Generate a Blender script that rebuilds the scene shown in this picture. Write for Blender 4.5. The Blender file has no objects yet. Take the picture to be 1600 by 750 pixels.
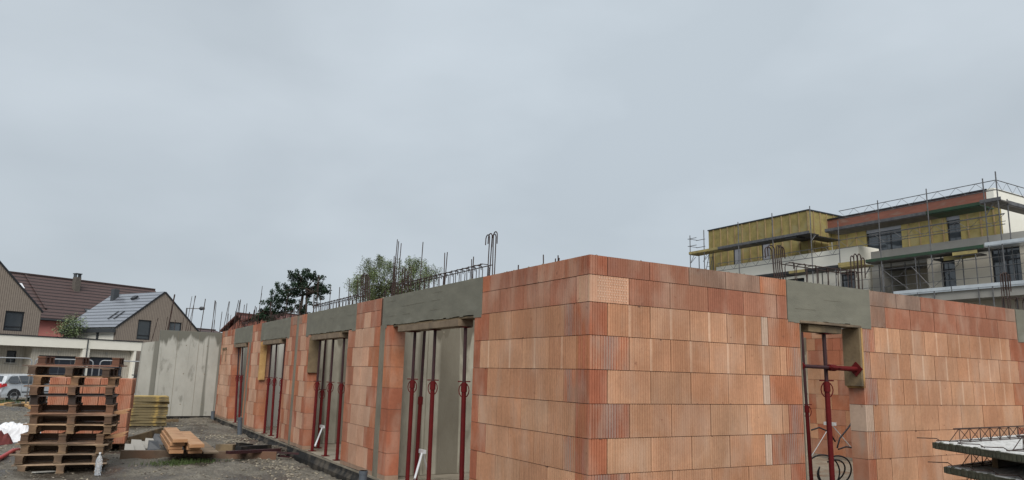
import bpy, math, random
from mathutils import Vector, Matrix
rnd = random.Random(7)
R = math.radians
sc = bpy.context.scene
col = sc.collection

# ------------------------------------------------------------------ camera
F = 1141.85
CAMP = Vector((-3.878, -5.237, 1.487))
v1 = Vector((-684.0, -192.0, -F)).normalized()      # world +Y seen from the camera
v2 = Vector((1980.0, -263.0, -F)).normalized()      # world +X
v3 = v1.cross(v2) * -1
RW = Matrix((v2, v1, v3))                            # rows: camera -> world
cam_d = bpy.data.cameras.new('camera'); cam = bpy.data.objects.new('camera', cam_d); col.objects.link(cam)
cam_d.sensor_width = 36; cam_d.lens = 36 * F / 1600; cam_d.clip_end = 2000; cam_d.clip_start = .05
q = RW.to_quaternion(); cam.rotation_mode = 'QUATERNION'; cam.rotation_quaternion = q; cam.location = CAMP
sc.camera = cam

# ------------------------------------------------------------------ sky, sun, exposure
SUN_EL, SUN_AZ = R(46), R(208)       # behind the camera, to the left
w = bpy.data.worlds.new('World'); sc.world = w; w.use_nodes = True
nt = w.node_tree; N = nt.nodes; L = nt.links; N.clear()
out = N.new('ShaderNodeOutputWorld'); bg = N.new('ShaderNodeBackground')
sky = N.new('ShaderNodeTexSky'); sky.sky_type = 'NISHITA'; sky.sun_disc = False
sky.sun_elevation = SUN_EL; sky.sun_rotation = SUN_AZ; sky.air_density = 1; sky.dust_density = 4
tc = N.new('ShaderNodeTexCoord'); mp = N.new('ShaderNodeMapping'); mp.inputs['Scale'].default_value = (1, 1, 2.2)
n1 = N.new('ShaderNodeTexNoise'); n1.inputs['Scale'].default_value = 2.4; n1.inputs['Detail'].default_value = 5; n1.inputs['Roughness'].default_value = .45
n1.inputs['Distortion'].default_value = .15
cr = N.new('ShaderNodeValToRGB')
cr.color_ramp.elements[0].position = .34; cr.color_ramp.elements[0].color = (4.45, 4.99, 5.46, 1)
cr.color_ramp.elements[1].position = .68; cr.color_ramp.elements[1].color = (5.5, 6.08, 6.6, 1)
sx = N.new('ShaderNodeSeparateXYZ'); mr = N.new('ShaderNodeMapRange')
mr.inputs['From Min'].default_value = 0; mr.inputs['From Max'].default_value = .5
mr.inputs['To Min'].default_value = 1.03; mr.inputs['To Max'].default_value = 1.0
vm = N.new('ShaderNodeVectorMath'); vm.operation = 'SCALE'
mx = N.new('ShaderNodeMix'); mx.data_type = 'RGBA'; mx.inputs[0].default_value = .93
L.new(tc.outputs['Generated'], mp.inputs[0]); L.new(mp.outputs[0], n1.inputs['Vector']); L.new(n1.outputs['Fac'], cr.inputs[0])
L.new(tc.outputs['Generated'], sx.inputs[0]); L.new(sx.outputs['Z'], mr.inputs['Value'])
# a brighter, thinner part of the cloud layer high up ahead
dp = N.new('ShaderNodeVectorMath'); dp.operation = 'DOT_PRODUCT'; dp.inputs[1].default_value = (.55, .62, .56); L.new(tc.outputs['Generated'], dp.inputs[0])
mr2 = N.new('ShaderNodeMapRange'); mr2.inputs['From Min'].default_value = .88; mr2.inputs['From Max'].default_value = 1.0; mr2.inputs['To Min'].default_value = 0; mr2.inputs['To Max'].default_value = .17; L.new(dp.outputs['Value'], mr2.inputs['Value'])
ad = N.new('ShaderNodeMath'); ad.operation = 'ADD'; L.new(mr.outputs[0], ad.inputs[0]); L.new(mr2.outputs[0], ad.inputs[1])
L.new(cr.outputs[0], vm.inputs[0]); L.new(ad.outputs[0], vm.inputs['Scale'])
L.new(sky.outputs[0], mx.inputs[6]); L.new(vm.outputs[0], mx.inputs[7]); L.new(mx.outputs[2], bg.inputs[0])
bg.inputs[1].default_value = .05
L.new(bg.outputs[0], out.inputs[0])
sd = bpy.data.lights.new('sun', 'SUN'); sun = bpy.data.objects.new('sun', sd); col.objects.link(sun)
sd.energy = 1.5; sd.angle = R(45); sd.color = (1, .97, .93)
dirv = Vector((math.sin(SUN_AZ) * math.cos(SUN_EL), math.cos(SUN_AZ) * math.cos(SUN_EL), math.sin(SUN_EL)))
sun.rotation_euler = dirv.to_track_quat('Z', 'Y').to_euler(); sun.location = (0, 0, 30)
sc.view_settings.view_transform = 'Standard'; sc.view_settings.look = 'None'
sc.view_settings.exposure = 1.12; sc.view_settings.gamma = 1

# ------------------------------------------------------------------ where a direction of view meets a real plane
def ray(px, py): return (RW @ Vector((px - 800, 375 - py, -F))).normalized()
def onx(px, py, x=0): d = ray(px, py); return CAMP + d * ((x - CAMP.x) / d.x)
def ony(px, py, y=0): d = ray(px, py); return CAMP + d * ((y - CAMP.y) / d.y)
def onz(px, py, z=0): d = ray(px, py); return CAMP + d * ((z - CAMP.z) / d.z)
def ond(px, py, D): d = ray(px, py); return CAMP + d * (D / math.hypot(d.x, d.y))
def sm(a, b, x): t = max(0, min(1, (x - a) / (b - a))); return t * t * (3 - 2 * t)

# ------------------------------------------------------------------ mesh builder
class MB:
    def __init__(s): s.v = []; s.f = []; s.c = []
    def face(s, pts, c=None):
        i = len(s.v); s.v += [tuple(p) for p in pts]; s.f.append(tuple(range(i, i + len(pts)))); s.c.append(c)
    def hexa(s, p, c=None):   # 8 points: bottom 0-3, top 4-7
        i = len(s.v); s.v += [tuple(a) for a in p]
        for f in ((0, 3, 2, 1), (4, 5, 6, 7), (0, 1, 5, 4), (1, 2, 6, 5), (2, 3, 7, 6), (3, 0, 4, 7)):
            s.f.append(tuple(i + k for k in f)); s.c.append(c)
    def box(s, x0, x1, y0, y1, z0, z1, c=None):
        s.hexa([(x0, y0, z0), (x1, y0, z0), (x1, y1, z0), (x0, y1, z0), (x0, y0, z1), (x1, y0, z1), (x1, y1, z1), (x0, y1, z1)], c)
    def obox(s, o, a, b, h, c=None):  # corner o and three edge vectors
        o = Vector(o); a = Vector(a); b = Vector(b); h = Vector(h)
        s.hexa([o, o + a, o + a + b, o + b, o + h, o + a + h, o + a + b + h, o + b + h], c)
    def prism(s, poly, ext, c=None):
        ext = Vector(ext); a = [Vector(p) for p in poly]; b = [p + ext for p in a]; n = len(a); i = len(s.v)
        s.v += [tuple(p) for p in a + b]
        s.f.append(tuple(i + k for k in range(n))); s.f.append(tuple(i + n + k for k in reversed(range(n)))); s.c += [c, c]
        for k in range(n):
            m = (k + 1) % n; s.f.append((i + k, i + n + k, i + n + m, i + m)); s.c.append(c)
    def beam(s, p, q, w, h, c=None, up=(0, 0, 1)):   # bar of rectangular section from p to q
        p = Vector(p); q = Vector(q); d = (q - p).normalized(); u = Vector(up)
        sd_ = d.cross(u)
        if sd_.length < 1e-4: sd_ = d.cross(Vector((1, 0, 0)))
        sd_.normalize(); u = sd_.cross(d)
        s.obox(p - sd_ * w / 2 - u * h / 2, q - p, sd_ * w, u * h, c)
    def path(s, pts, r, n=7, closed=False, c=None, rads=None):
        pts = [Vector(p) for p in pts]; m = len(pts); i0 = len(s.v); ref = None
        for k, p in enumerate(pts):
            if closed: d = pts[(k + 1) % m] - pts[k - 1]
            else: d = pts[min(k + 1, m - 1)] - pts[max(k - 1, 0)]
            d.normalize()
            if ref is None:
                ref = d.cross(Vector((0, 0, 1)))
                if ref.length < 1e-3: ref = d.cross(Vector((1, 0, 0)))
            ref = (ref - d * ref.dot(d)).normalized(); b = d.cross(ref); rr = rads[k] if rads else r
            for j in range(n):
                a = 2 * math.pi * j / n; s.v.append(tuple(p + ref * math.cos(a) * rr + b * math.sin(a) * rr))
        for k in range(m if closed else m - 1):
            k2 = (k + 1) % m
            for j in range(n):
                j2 = (j + 1) % n; s.f.append((i0 + k * n + j, i0 + k * n + j2, i0 + k2 * n + j2, i0 + k2 * n + j)); s.c.append(c)
        if not closed:
            s.f.append(tuple(i0 + j for j in reversed(range(n)))); s.f.append(tuple(i0 + (m - 1) * n + j for j in range(n))); s.c += [c, c]
    def tube(s, p, q_, r, n=8, c=None, r2=None): s.path([p, q_], r, n, False, c, [r, r if r2 is None else r2])
    def lathe(s, prof, o=(0, 0, 0), n=16, c=None):
        i0 = len(s.v); m = len(prof)
        for (r, z) in prof:
            for j in range(n):
                a = 2 * math.pi * j / n; s.v.append((o[0] + r * math.cos(a), o[1] + r * math.sin(a), o[2] + z))
        for k in range(m - 1):
            for j in range(n):
                j2 = (j + 1) % n; s.f.append((i0 + k * n + j, i0 + k * n + j2, i0 + (k + 1) * n + j2, i0 + (k + 1) * n + j)); s.c.append(c)
    def grid(s, pts):  # rows of points
        i0 = len(s.v); m = len(pts); n = len(pts[0])
        for r_ in pts: s.v += [tuple(p) for p in r_]
        for a in range(m - 1):
            for b in range(n - 1):
                s.f.append((i0 + a * n + b, i0 + a * n + b + 1, i0 + (a + 1) * n + b + 1, i0 + (a + 1) * n + b)); s.c.append(None)
    def build(s, name, mat, parent=None, world=True, smooth=False, bevel=0):
        me = bpy.data.meshes.new(name); off = Vector((0, 0, 0))
        if parent is not None and world:
            o = parent
            while o is not None: off += o.location; o = o.parent
        if parent is None:
            xs = [p[0] for p in s.v]; ys = [p[1] for p in s.v]; zs = [p[2] for p in s.v]
            off = Vector(((min(xs) + max(xs)) / 2, (min(ys) + max(ys)) / 2, min(zs)))
        me.from_pydata([(p[0] - off.x, p[1] - off.y, p[2] - off.z) for p in s.v], [], s.f)
        if any(c is not None for c in s.c):
            at = me.color_attributes.new('Col', 'FLOAT_COLOR', 'CORNER'); buf = []
            for f, c in zip(s.f, s.c):
                c = c or (1, 1, 1, 0)
                if len(c) == 3: c = (*c, 0)
                buf += list(c) * len(f)
            at.data.foreach_set('color', buf)
        if smooth:
            me.polygons.foreach_set('use_smooth', [True] * len(me.polygons))
        me.materials.append(mat); o = bpy.data.objects.new(name, me); col.objects.link(o)
        if parent is None: o.location = off
        else: o.parent = parent
        if bevel:
            b = o.modifiers.new('b', 'BEVEL'); b.width = bevel; b.segments = 2; b.limit_method = 'ANGLE'
        return o

def tag(o, label=None, cat=None, group=None, kind=None):
    if label: o['label'] = label
    if cat: o['category'] = cat
    if group: o['group'] = group
    if kind: o['kind'] = kind
    return o
def thing(name, loc, label, cat, group=None, rz=0):
    o = bpy.data.objects.new(name, None); col.objects.link(o); o.location = loc; o.rotation_euler = (0, 0, rz)
    return tag(o, label, cat, group)
def dup(o, loc=None, rot=None, label=None, group=None, parent=None):
    c = o.copy(); col.objects.link(c); c.parent = parent
    if loc is not None: c.location = loc
    if rot is not None: c.rotation_euler = rot
    if label: c['label'] = label
    if group: c['group'] = group
    for ch in [k for k in KIDS(o)]: dup(ch, parent=c)
    return c
def KIDS(o): return [k for k in bpy.data.objects if k.parent == o]

# ------------------------------------------------------------------ materials
def pm(name, c1, c2=None, scale=6, rough=.8, bump=0, bscale=40, metal=0, stretch=(1, 1, 1), c3=None, s3=1.2, attr=False, rough2=None, spec=.4, t3=(.5, .62), dist=.01):
    m = bpy.data.materials.new(name); m.use_nodes = True; t = m.node_tree; N = t.nodes; L = t.links
    b = N['Principled BSDF']; b.inputs['Roughness'].default_value = rough; b.inputs['Metallic'].default_value = metal
    b.inputs['Specular IOR Level'].default_value = spec
    tc = N.new('ShaderNodeTexCoord'); mp = N.new('ShaderNodeMapping'); mp.inputs['Scale'].default_value = stretch
    L.new(tc.outputs['Object'], mp.inputs[0])
    n = N.new('ShaderNodeTexNoise'); n.inputs['Scale'].default_value = scale; n.inputs['Detail'].default_value = 8; n.inputs['Roughness'].default_value = .62
    L.new(mp.outputs[0], n.inputs['Vector'])
    r = N.new('ShaderNodeValToRGB'); c2 = c2 or tuple(x * .75 for x in c1)
    r.color_ramp.elements[0].position = .32; r.color_ramp.elements[1].position = .68
    r.color_ramp.elements[0].color = (*c1, 1); r.color_ramp.elements[1].color = (*c2, 1)
    L.new(n.outputs['Fac'], r.inputs[0]); outc = r.outputs[0]
    if c3:
        n3 = N.new('ShaderNodeTexNoise'); n3.inputs['Scale'].default_value = s3; n3.inputs['Detail'].default_value = 5; L.new(mp.outputs[0], n3.inputs['Vector'])
        r3 = N.new('ShaderNodeMapRange'); r3.inputs['From Min'].default_value = t3[0]; r3.inputs['From Max'].default_value = t3[1]; L.new(n3.outputs['Fac'], r3.inputs['Value'])
        x = N.new('ShaderNodeMix'); x.data_type = 'RGBA'; L.new(r3.outputs[0], x.inputs[0]); L.new(outc, x.inputs[6]); x.inputs[7].default_value = (*c3, 1); outc = x.outputs[2]
        if rough2 is not None:
            rr = N.new('ShaderNodeMix'); L.new(r3.outputs[0], rr.inputs[0]); rr.inputs[2].default_value = rough; rr.inputs[3].default_value = rough2; L.new(rr.outputs[0], b.inputs['Roughness'])
    if attr:
        a = N.new('ShaderNodeAttribute'); a.attribute_name = 'Col'; x = N.new('ShaderNodeMix'); x.data_type = 'RGBA'; x.blend_type = 'MULTIPLY'; x.inputs[0].default_value = 1
        L.new(outc, x.inputs[6]); L.new(a.outputs['Color'], x.inputs[7]); outc = x.outputs[2]
    L.new(outc, b.inputs['Base Color'])
    if bump:
        nb = N.new('ShaderNodeTexNoise'); nb.inputs['Scale'].default_value = bscale; nb.inputs['Detail'].default_value = 6; L.new(mp.outputs[0], nb.inputs['Vector'])
        bp = N.new('ShaderNodeBump'); bp.inputs['Strength'].default_value = bump; bp.inputs['Distance'].default_value = dist; L.new(nb.outputs['Fac'], bp.inputs['Height']); L.new(bp.outputs[0], b.inputs['Normal'])
    return m

def brick_material():
    m = bpy.data.materials.new('clay_block'); m.use_nodes = True; t = m.node_tree; N = t.nodes; L = t.links
    b = N['Principled BSDF']; b.inputs['Roughness'].default_value = .85; b.inputs['Specular IOR Level'].default_value = .25
    a = N.new('ShaderNodeAttribute'); a.attribute_name = 'Col'; tc = N.new('ShaderNodeTexCoord')
    def noise(s, d=6, v=None):
        n = N.new('ShaderNodeTexNoise'); n.inputs['Scale'].default_value = s; n.inputs['Detail'].default_value = d; L.new(v or tc.outputs['Object'], n.inputs['Vector']); return n
    def mrange(v, a0, a1, b0, b1):
        r = N.new('ShaderNodeMapRange'); 
        for k, x in zip(('From Min', 'From Max', 'To Min', 'To Max'), (a0, a1, b0, b1)): r.inputs[k].default_value = x
        L.new(v, r.inputs['Value']); return r.outputs[0]
    n1 = noise(2.2, 7); n2 = noise(30, 5)
    f1 = mrange(n1.outputs['Fac'], .3, .7, .82, 1.13); f2 = mrange(n2.outputs['Fac'], .25, .75, .9, 1.08)
    mm = N.new('ShaderNodeMath'); mm.operation = 'MULTIPLY'; L.new(f1, mm.inputs[0]); L.new(f2, mm.inputs[1])
    sc_ = N.new('ShaderNodeVectorMath'); sc_.operation = 'SCALE'; L.new(a.outputs['Color'], sc_.inputs[0]); L.new(mm.outputs[0], sc_.inputs['Scale'])
    # pale lime bloom in cloudy patches, streaked upright
    mp = N.new('ShaderNodeMapping'); mp.inputs['Scale'].default_value = (1, 1, .45); L.new(tc.outputs['Object'], mp.inputs[0])
    n3 = noise(3.4, 8, mp.outputs[0]); f3 = mrange(n3.outputs['Fac'], .48, .7, 0, .42)
    x = N.new('ShaderNodeMix'); x.data_type = 'RGBA'; L.new(f3, x.inputs[0]); L.new(sc_.outputs[0], x.inputs[6]); x.inputs[7].default_value = (.5, .36, .27, 1)
    # grey cement smears on the blocks whose alpha asks for it
    mp2 = N.new('ShaderNodeMapping'); mp2.inputs['Scale'].default_value = (1, 1, .3); L.new(tc.outputs['Object'], mp2.inputs[0])
    n4 = noise(9, 6, mp2.outputs[0]); f4 = mrange(n4.outputs['Fac'], .45, .7, 0, .85)
    m4 = N.new('ShaderNodeMath'); m4.operation = 'MULTIPLY'; L.new(f4, m4.inputs[0]); L.new(a.outputs['Alpha'], m4.inputs[1])
    y = N.new('ShaderNodeMix'); y.data_type = 'RGBA'; L.new(m4.outputs[0], y.inputs[0]); L.new(x.outputs[2], y.inputs[6]); y.inputs[7].default_value = (.33, .25, .2, 1)
    n6 = noise(14, 9); f6 = mrange(n6.outputs['Fac'], .67, .72, 0, .55)
    y2 = N.new('ShaderNodeMix'); y2.data_type = 'RGBA'; L.new(f6, y2.inputs[0]); L.new(y.outputs[2], y2.inputs[6]); y2.inputs[7].default_value = (.19, .08, .05, 1)
    n7 = noise(1.1, 8); f7 = mrange(n7.outputs['Fac'], .54, .58, 0, .26)      # damp patches with a tide line
    y3 = N.new('ShaderNodeMix'); y3.data_type = 'RGBA'; L.new(f7, y3.inputs[0]); L.new(y2.outputs[2], y3.inputs[6]); y3.inputs[7].default_value = (.22, .1, .055, 1)
    L.new(y3.outputs[2], b.inputs['Base Color'])
    nb = noise(120, 4); bp = N.new('ShaderNodeBump'); bp.inputs['Strength'].default_value = .35; bp.inputs['Distance'].default_value = .004
    L.new(nb.outputs['Fac'], bp.inputs['Height']); L.new(bp.outputs[0], b.inputs['Normal'])
    return m
def wave_mat(name, c1, c2, axis, scale, rough=.7, bump=.5, c3=None, dist=.03, spec=.4, profile='SAW', noise=.25):
    m = pm(name, c1, tuple(x * .8 for x in c1), 5, rough, spec=spec); t = m.node_tree; N = t.nodes; L = t.links; b = N['Principled BSDF']
    tc = N.new('ShaderNodeTexCoord'); wv = N.new('ShaderNodeTexWave'); wv.bands_direction = axis; wv.wave_profile = profile; wv.inputs['Scale'].default_value = scale
    wv.inputs['Distortion'].default_value = noise; L.new(tc.outputs['Object'], wv.inputs['Vector'])
    src = b.inputs['Base Color'].links[0].from_socket; r = N.new('ShaderNodeMapRange'); r.inputs['From Min'].default_value = .62; r.inputs['From Max'].default_value = .8
    L.new(wv.outputs['Fac'], r.inputs['Value']); x = N.new('ShaderNodeMix'); x.data_type = 'RGBA'; L.new(r.outputs[0], x.inputs[0]); L.new(src, x.inputs[6]); x.inputs[7].default_value = (*c2, 1); L.new(x.outputs[2], b.inputs['Base Color'])
    bp = N.new('ShaderNodeBump'); bp.inputs['Strength'].default_value = bump; bp.inputs['Distance'].default_value = dist; L.new(wv.outputs['Fac'], bp.inputs['Height']); L.new(bp.outputs[0], b.inputs['Normal'])
    return m
M = {}
M['brick'] = brick_material()
M['joint'] = pm('joint_gap', (.09, .05, .035))
M['lintel'] = pm('fresh_concrete', (.185, .178, .138), (.14, .135, .105), 3, .8, .3, 60, stretch=(1, 1, 2.5), c3=(.23, .225, .185), s3=1.6, t3=(.58, .8))
M['concrete'] = pm('streaked_concrete', (.34, .325, .27), (.26, .245, .2), 1.6, .7, .3, 30, stretch=(2.2, 2.2, .25), c3=(.15, .13, .095), s3=1.5, t3=(.52, .6), rough2=.35)
M['concrete_pale'] = pm('pale_concrete', (.44, .43, .39), (.33, .32, .28), 1.4, .7, .2, 40, stretch=(2, 2, .3), c3=(.27, .25, .21), s3=1.3, t3=(.55, .65))
def dripping(name, c1, c2, wet, h, amt=.55, streak=.57):
    m = pm(name, c1, c2, 2.2, .75, .3, 40, stretch=(1, 1, .5)); t = m.node_tree; N = t.nodes; L = t.links; b = N['Principled BSDF']
    tc = N.new('ShaderNodeTexCoord'); s = N.new('ShaderNodeSeparateXYZ'); L.new(tc.outputs['Object'], s.inputs[0])
    def noi(sc_, st, det=3):
        mp = N.new('ShaderNodeMapping'); mp.inputs['Scale'].default_value = st; L.new(tc.outputs['Object'], mp.inputs[0]); n = N.new('ShaderNodeTexNoise'); n.inputs['Scale'].default_value = sc_; n.inputs['Detail'].default_value = det; L.new(mp.outputs[0], n.inputs['Vector']); return n.outputs['Fac']
    def ma(op, a, b_):
        q = N.new('ShaderNodeMath'); q.operation = op
        for k, v in enumerate((a, b_)):
            if isinstance(v, (int, float)): q.inputs[k].default_value = v
            else: L.new(v, q.inputs[k])
        return q.outputs[0]
    def mrg(v, a, b_):
        r = N.new('ShaderNodeMapRange'); r.inputs['From Min'].default_value = a; r.inputs['From Max'].default_value = b_; L.new(v, r.inputs['Value']); return r.outputs[0]
    d = noi(3.4, (1, 1, .1), 3)                        # how far each drip has run down
    top = mrg(ma('ADD', s.outputs['Z'], ma('MULTIPLY', d, amt * 4)), h - .36 + amt * 2, h - .24 + amt * 2)
    top.node.inputs['To Max'].default_value = .9
    st = mrg(noi(3.1, (1, 1, .02), 4), streak, streak + .05)
    st2 = mrg(noi(5, (1, 1, .45), 8), .55, .68)
    mask = ma('MAXIMUM', top, ma('MULTIPLY', st, .75)); mask = ma('MAXIMUM', mask, ma('MULTIPLY', st2, .55))
    src = b.inputs['Base Color'].links[0].from_socket; x = N.new('ShaderNodeMix'); x.data_type = 'RGBA'; L.new(mask, x.inputs[0]); L.new(src, x.inputs[6]); x.inputs[7].default_value = (*wet, 1); L.new(x.outputs[2], b.inputs['Base Color'])
    return m
M['concrete'] = dripping('streaked_concrete', (.4, .375, .3), (.22, .2, .155), (.1, .085, .06), 2.42, .5, .515)
M['concrete_end'] = dripping('end_wall_concrete', (.4, .395, .355), (.31, .305, .27), (.1, .098, .078), 2.53, .32, .53)
M['mortar'] = pm('tie_column', (.22, .195, .145), (.14, .12, .09), 5, .8, .4, 50, stretch=(1, 1, .4))
M['slab'] = pm('slab_concrete', (.3, .26, .2), (.2, .17, .13), 3, .6, .2, 60, c3=(.2, .17, .13), s3=1.5, rough2=.25)
M['bitumen'] = pm('bitumen', (.012, .012, .012), (.022, .021, .02), 5, .7, .5, 14, c3=(.07, .06, .048), s3=3, spec=.2)
M['prop'] = pm('prop_red', (.12, .009, .009), (.075, .007, .008), 8, .65, spec=.15, bump=.15, bscale=60, c3=(.09, .04, .025), s3=6, t3=(.62, .72))
#, .15, 60, c3=(.12, .05, .03), s3=6, t3=(.6, .7))
M['prop_inner'] = pm('prop_dark', (.045, .011, .013), (.025, .01, .011), 8, .6, .15, 60)
M['rebar'] = pm('rebar', (.045, .022, .016), (.028, .018, .015), 30, .75, .4, 200)
M['wood'] = pm('old_board', (.2, .145, .08), (.13, .09, .05), 6, .8, .3, 40, stretch=(1, 1, 1), c3=(.09, .07, .045), s3=3)
M['beam'] = pm('long_beam_wood', (.15, .105, .07), (.09, .06, .04), 4, .8, .4, 40, c3=(.14, .075, .045), s3=1.2)
M['wood_grey'] = pm('grey_board', (.22, .165, .11), (.14, .1, .065), 6, .8, .3, 40, c3=(.12, .09, .06), s3=3)
M['wood_yellow'] = pm('osb_board', (.5, .31, .12), (.36, .2, .07), 7, .7, .3, 40, c3=(.2, .1, .04), s3=3)
M['pallet'] = pm('pallet_wood', (1, 1, 1), (.6, .55, .5), 5, .7, .35, 45, attr=True, c3=(.45, .36, .3), s3=2.2)
M['orange_wood'] = pm('fresh_plank', (.48, .29, .15), (.36, .18, .085), 5, .6, .25, 40, c3=(.33, .17, .08), s3=2.5)
M['formply'] = pm('yellow_ply', (.55, .38, .1), (.44, .29, .07), 4, .55, .2, 40, c3=(.28, .19, .07), s3=4)
M['formedge'] = pm('ply_edge', (.2, .155, .075), (.1, .08, .045), 5, .8, .3, 40, c3=(.34, .24, .08), s3=7, t3=(.52, .68))
M['pvc'] = pm('grey_pvc', (.09, .105, .12), (.075, .085, .1), 8, .45)
M['gravel'] = pm('gravel_mud', (.2, .18, .145), (.1, .089, .069), 5, .75, 1.0, 22, c3=(.06, .05, .039), s3=.9, rough2=.3, dist=.06, t3=(.46, .6))
M['stone'] = pm('stones', (.26, .235, .195), (.13, .115, .092), 2, .8, .3, 60, attr=True)
M['grass'] = pm('grass', (.06, .09, .02), (.035, .06, .015), 4, .7)
M['clad'] = wave_mat('timber_cladding', (.24, .2, .165), (.13, .105, .085), 'X', 2.6, .75, .6)
M['white_render'] = pm('white_render', (.78, .75, .66), (.74, .71, .62), 2, .8)
M['beige_clad'] = wave_mat('beige_siding', (.46, .42, .35), (.34, .3, .25), 'X', 2.2, .75, .4)
M['beige'] = pm('beige_render', (.52, .48, .4), (.46, .42, .35), .6, .85)
M['offwhite'] = pm('offwhite_render', (.78, .76, .68), (.7, .69, .61), .7, .85)
M['dark_frame'] = pm('dark_frame', (.02, .022, .026), (.015, .016, .02), 4, .4)
M['dark_door'] = pm('garage_door', (.025, .03, .042), (.02, .024, .034), 4, .35)
M['zinc'] = wave_mat('wet_roof_tiles', (.2, .215, .245), (.03, .033, .04), 'Z', 1.25, .25, .6, spec=1.0, dist=.03)
M['slate'] = pm('dark_metal', (.05, .055, .06), (.04, .044, .05), 5, .4)
M['roof'] = wave_mat('brown_tiles', (.088, .056, .052), (.018, .013, .013), 'Z', 1.1, .7, 1.0, dist=.05, noise=.6)
M['roof_red'] = wave_mat('red_tiles', (.15, .06, .05), (.05, .024, .02), 'Z', 1.1, .7, 1.0, dist=.05, noise=.6)
M['slate_brick'] = pm('chimney_brick', (.12, .105, .09), (.08, .07, .06), 5, .85)
M['pink'] = pm('pink_render', (.52, .2, .17), (.47, .17, .15), 1, .85)
M['wool'] = pm('mineral_wool', (.31, .25, .09), (.19, .155, .06), 2.5, .95, .7, 12, c3=(.27, .23, .11), s3=1.3, t3=(.52, .66))
M['batten'] = pm('batten', (.34, .25, .12), (.2, .14, .07), 1.2, .8)
M['redbrick'] = pm('rough_brick', (.25, .1, .07), (.17, .07, .05), 3, .9, .5, 14, stretch=(1, .4, 2), c3=(.24, .15, .115), s3=3, t3=(.55, .75))
M['shade_grey'] = pm('grey_concrete', (.34, .33, .3), (.28, .27, .245), 1, .8, .2, 10)
M['scaf'] = pm('galvanised', (.15, .15, .152), (.08, .08, .085), 6, .5, metal=.4)
M['deck'] = pm('scaffold_deck', (.13, .12, .11), (.07, .065, .06), 3, .7, .2)
M['deck_green'] = pm('green_board', (.022, .065, .033), (.03, .045, .03), 3, .7)
M['deck_silver'] = pm('alu_deck', (.62, .66, .68), (.5, .53, .55), 3, .35, metal=.5)
M['deck_yellow'] = pm('yellow_board', (.4, .32, .12), (.2, .17, .08), 3, .7)
M['black'] = pm('black_board', (.025, .025, .027), (.018, .018, .02), 3, .6)
M['white_plastic'] = pm('white_sheet', (.72, .73, .74), (.6, .61, .63), 3, .4, .3, 12)
M['red_plastic'] = pm('red_hose', (.42, .05, .045), (.35, .04, .04), 4, .4)
M['conduit'] = pm('conduit', (.035, .035, .045), (.025, .025, .03), 4, .4, 1, 200)
M['alu'] = pm('alu_bar', (.75, .76, .77), (.65, .66, .67), 4, .3, metal=.3)
M['car'] = pm('silver_paint', (.6, .62, .64), (.56, .58, .6), 2, .28, metal=.4, spec=.6)
M['rubber'] = pm('tyre', (.02, .02, .02), (.03, .03, .03), 9, .8)
M['rim'] = pm('wheel_rim', (.35, .35, .36), (.3, .3, .3), 9, .35, metal=.7)
M['redlight'] = pm('tail_lamp', (.45, .02, .02), (.4, .015, .02), 9, .2)
M['slab_green'] = pm('precast_edge', (.1, .105, .075), (.065, .07, .05), 8, .8, .5, 40)
M['slab_top'] = pm('precast_top', (.72, .72, .7), (.6, .6, .58), 14, .85, 1.0, 60, c3=(.3, .29, .26), s3=22, t3=(.55, .66), dist=.03)
M['pine'] = pm('pine_needles', (.018, .04, .022), (.03, .055, .028), 2, .7, attr=True)
M['birch'] = pm('birch_leaves', (.1, .14, .055), (.13, .16, .08), 1.5, .6, attr=True)
M['bark'] = pm('bark', (.08, .06, .045), (.05, .035, .03), 6, .9, .5, 30)
M['glass'] = pm('window_glass', (.035, .042, .05), (.05, .06, .07), .7, .06, spec=1.0)
M['blind'] = pm('roller_blind', (.3, .31, .34), (.26, .27, .3), 1.5, .5)
M['net'] = pm('wire', (.3, .31, .32), (.25, .26, .27), 5, .45, metal=.4)
M['yellow'] = pm('formwork_beam', (.6, .36, .05), (.5, .28, .04), 4, .5, c3=(.3, .16, .03), s3=5)
M['tarp_red'] = pm('rubble_red', (.14, .03, .025), (.1, .02, .02), 8, .8, .5, 20)
def clear_plastic():
    m = bpy.data.materials.new('clear_plastic'); m.use_nodes = True; b = m.node_tree.nodes['Principled BSDF']
    b.inputs['Base Color'].default_value = (.85, .9, .95, 1); b.inputs['Roughness'].default_value = .15; b.inputs['Transmission Weight'].default_value = .75; b.inputs['IOR'].default_value = 1.2
    return m
M['clear'] = clear_plastic()

# ------------------------------------------------------------------ ground
def gz(x, y):
    z = -.08 - .1 * sm(13, 4, y)
    z -= .02 * sm(-1.1, -.25, x) * sm(16, 6, y)
    z += .05 * sm(22, 25, y) * sm(31, 28, y)
    z -= .5 * sm(29, 35, y)
    z += .035 * math.sin(x * 1.7 + y * .6) * math.sin(y * .9 - x * .4) + .02 * math.sin(x * 4.1 + 1) * math.sin(y * 3.3)
    return z
def ground():
    def coords(lo, hi, dense0, dense1, step, far):
        a = [lo]; 
        while a[-1] < hi:
            x = a[-1]; st = step if dense0 <= x <= dense1 else far
            if x < dense0: st = min(far, max(step, dense0 - x)) if dense0 - x > far else max(step, dense0 - x)
            a.append(x + st)
        return a
    xs = coords(-400, 600, -10, 2, .12, 30); ys = coords(-200, 900, 2, 36, .12, 30)
    r2 = random.Random(3); mb = MB(); rows = []
    for y in ys:
        rows.append([(x, y, (gz(x, y) + (r2.gauss(0, .011) if -10 <= x <= 2 and 2 <= y <= 36 else 0)) if x < -.12 or y < -.1 or y > 19.6 or x > 14 else min(gz(x, y), -.3)) for x in xs])
    mb.grid(rows); o = mb.build('ground', M['gravel'], smooth=True); o['kind'] = 'structure'
ground()
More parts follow.
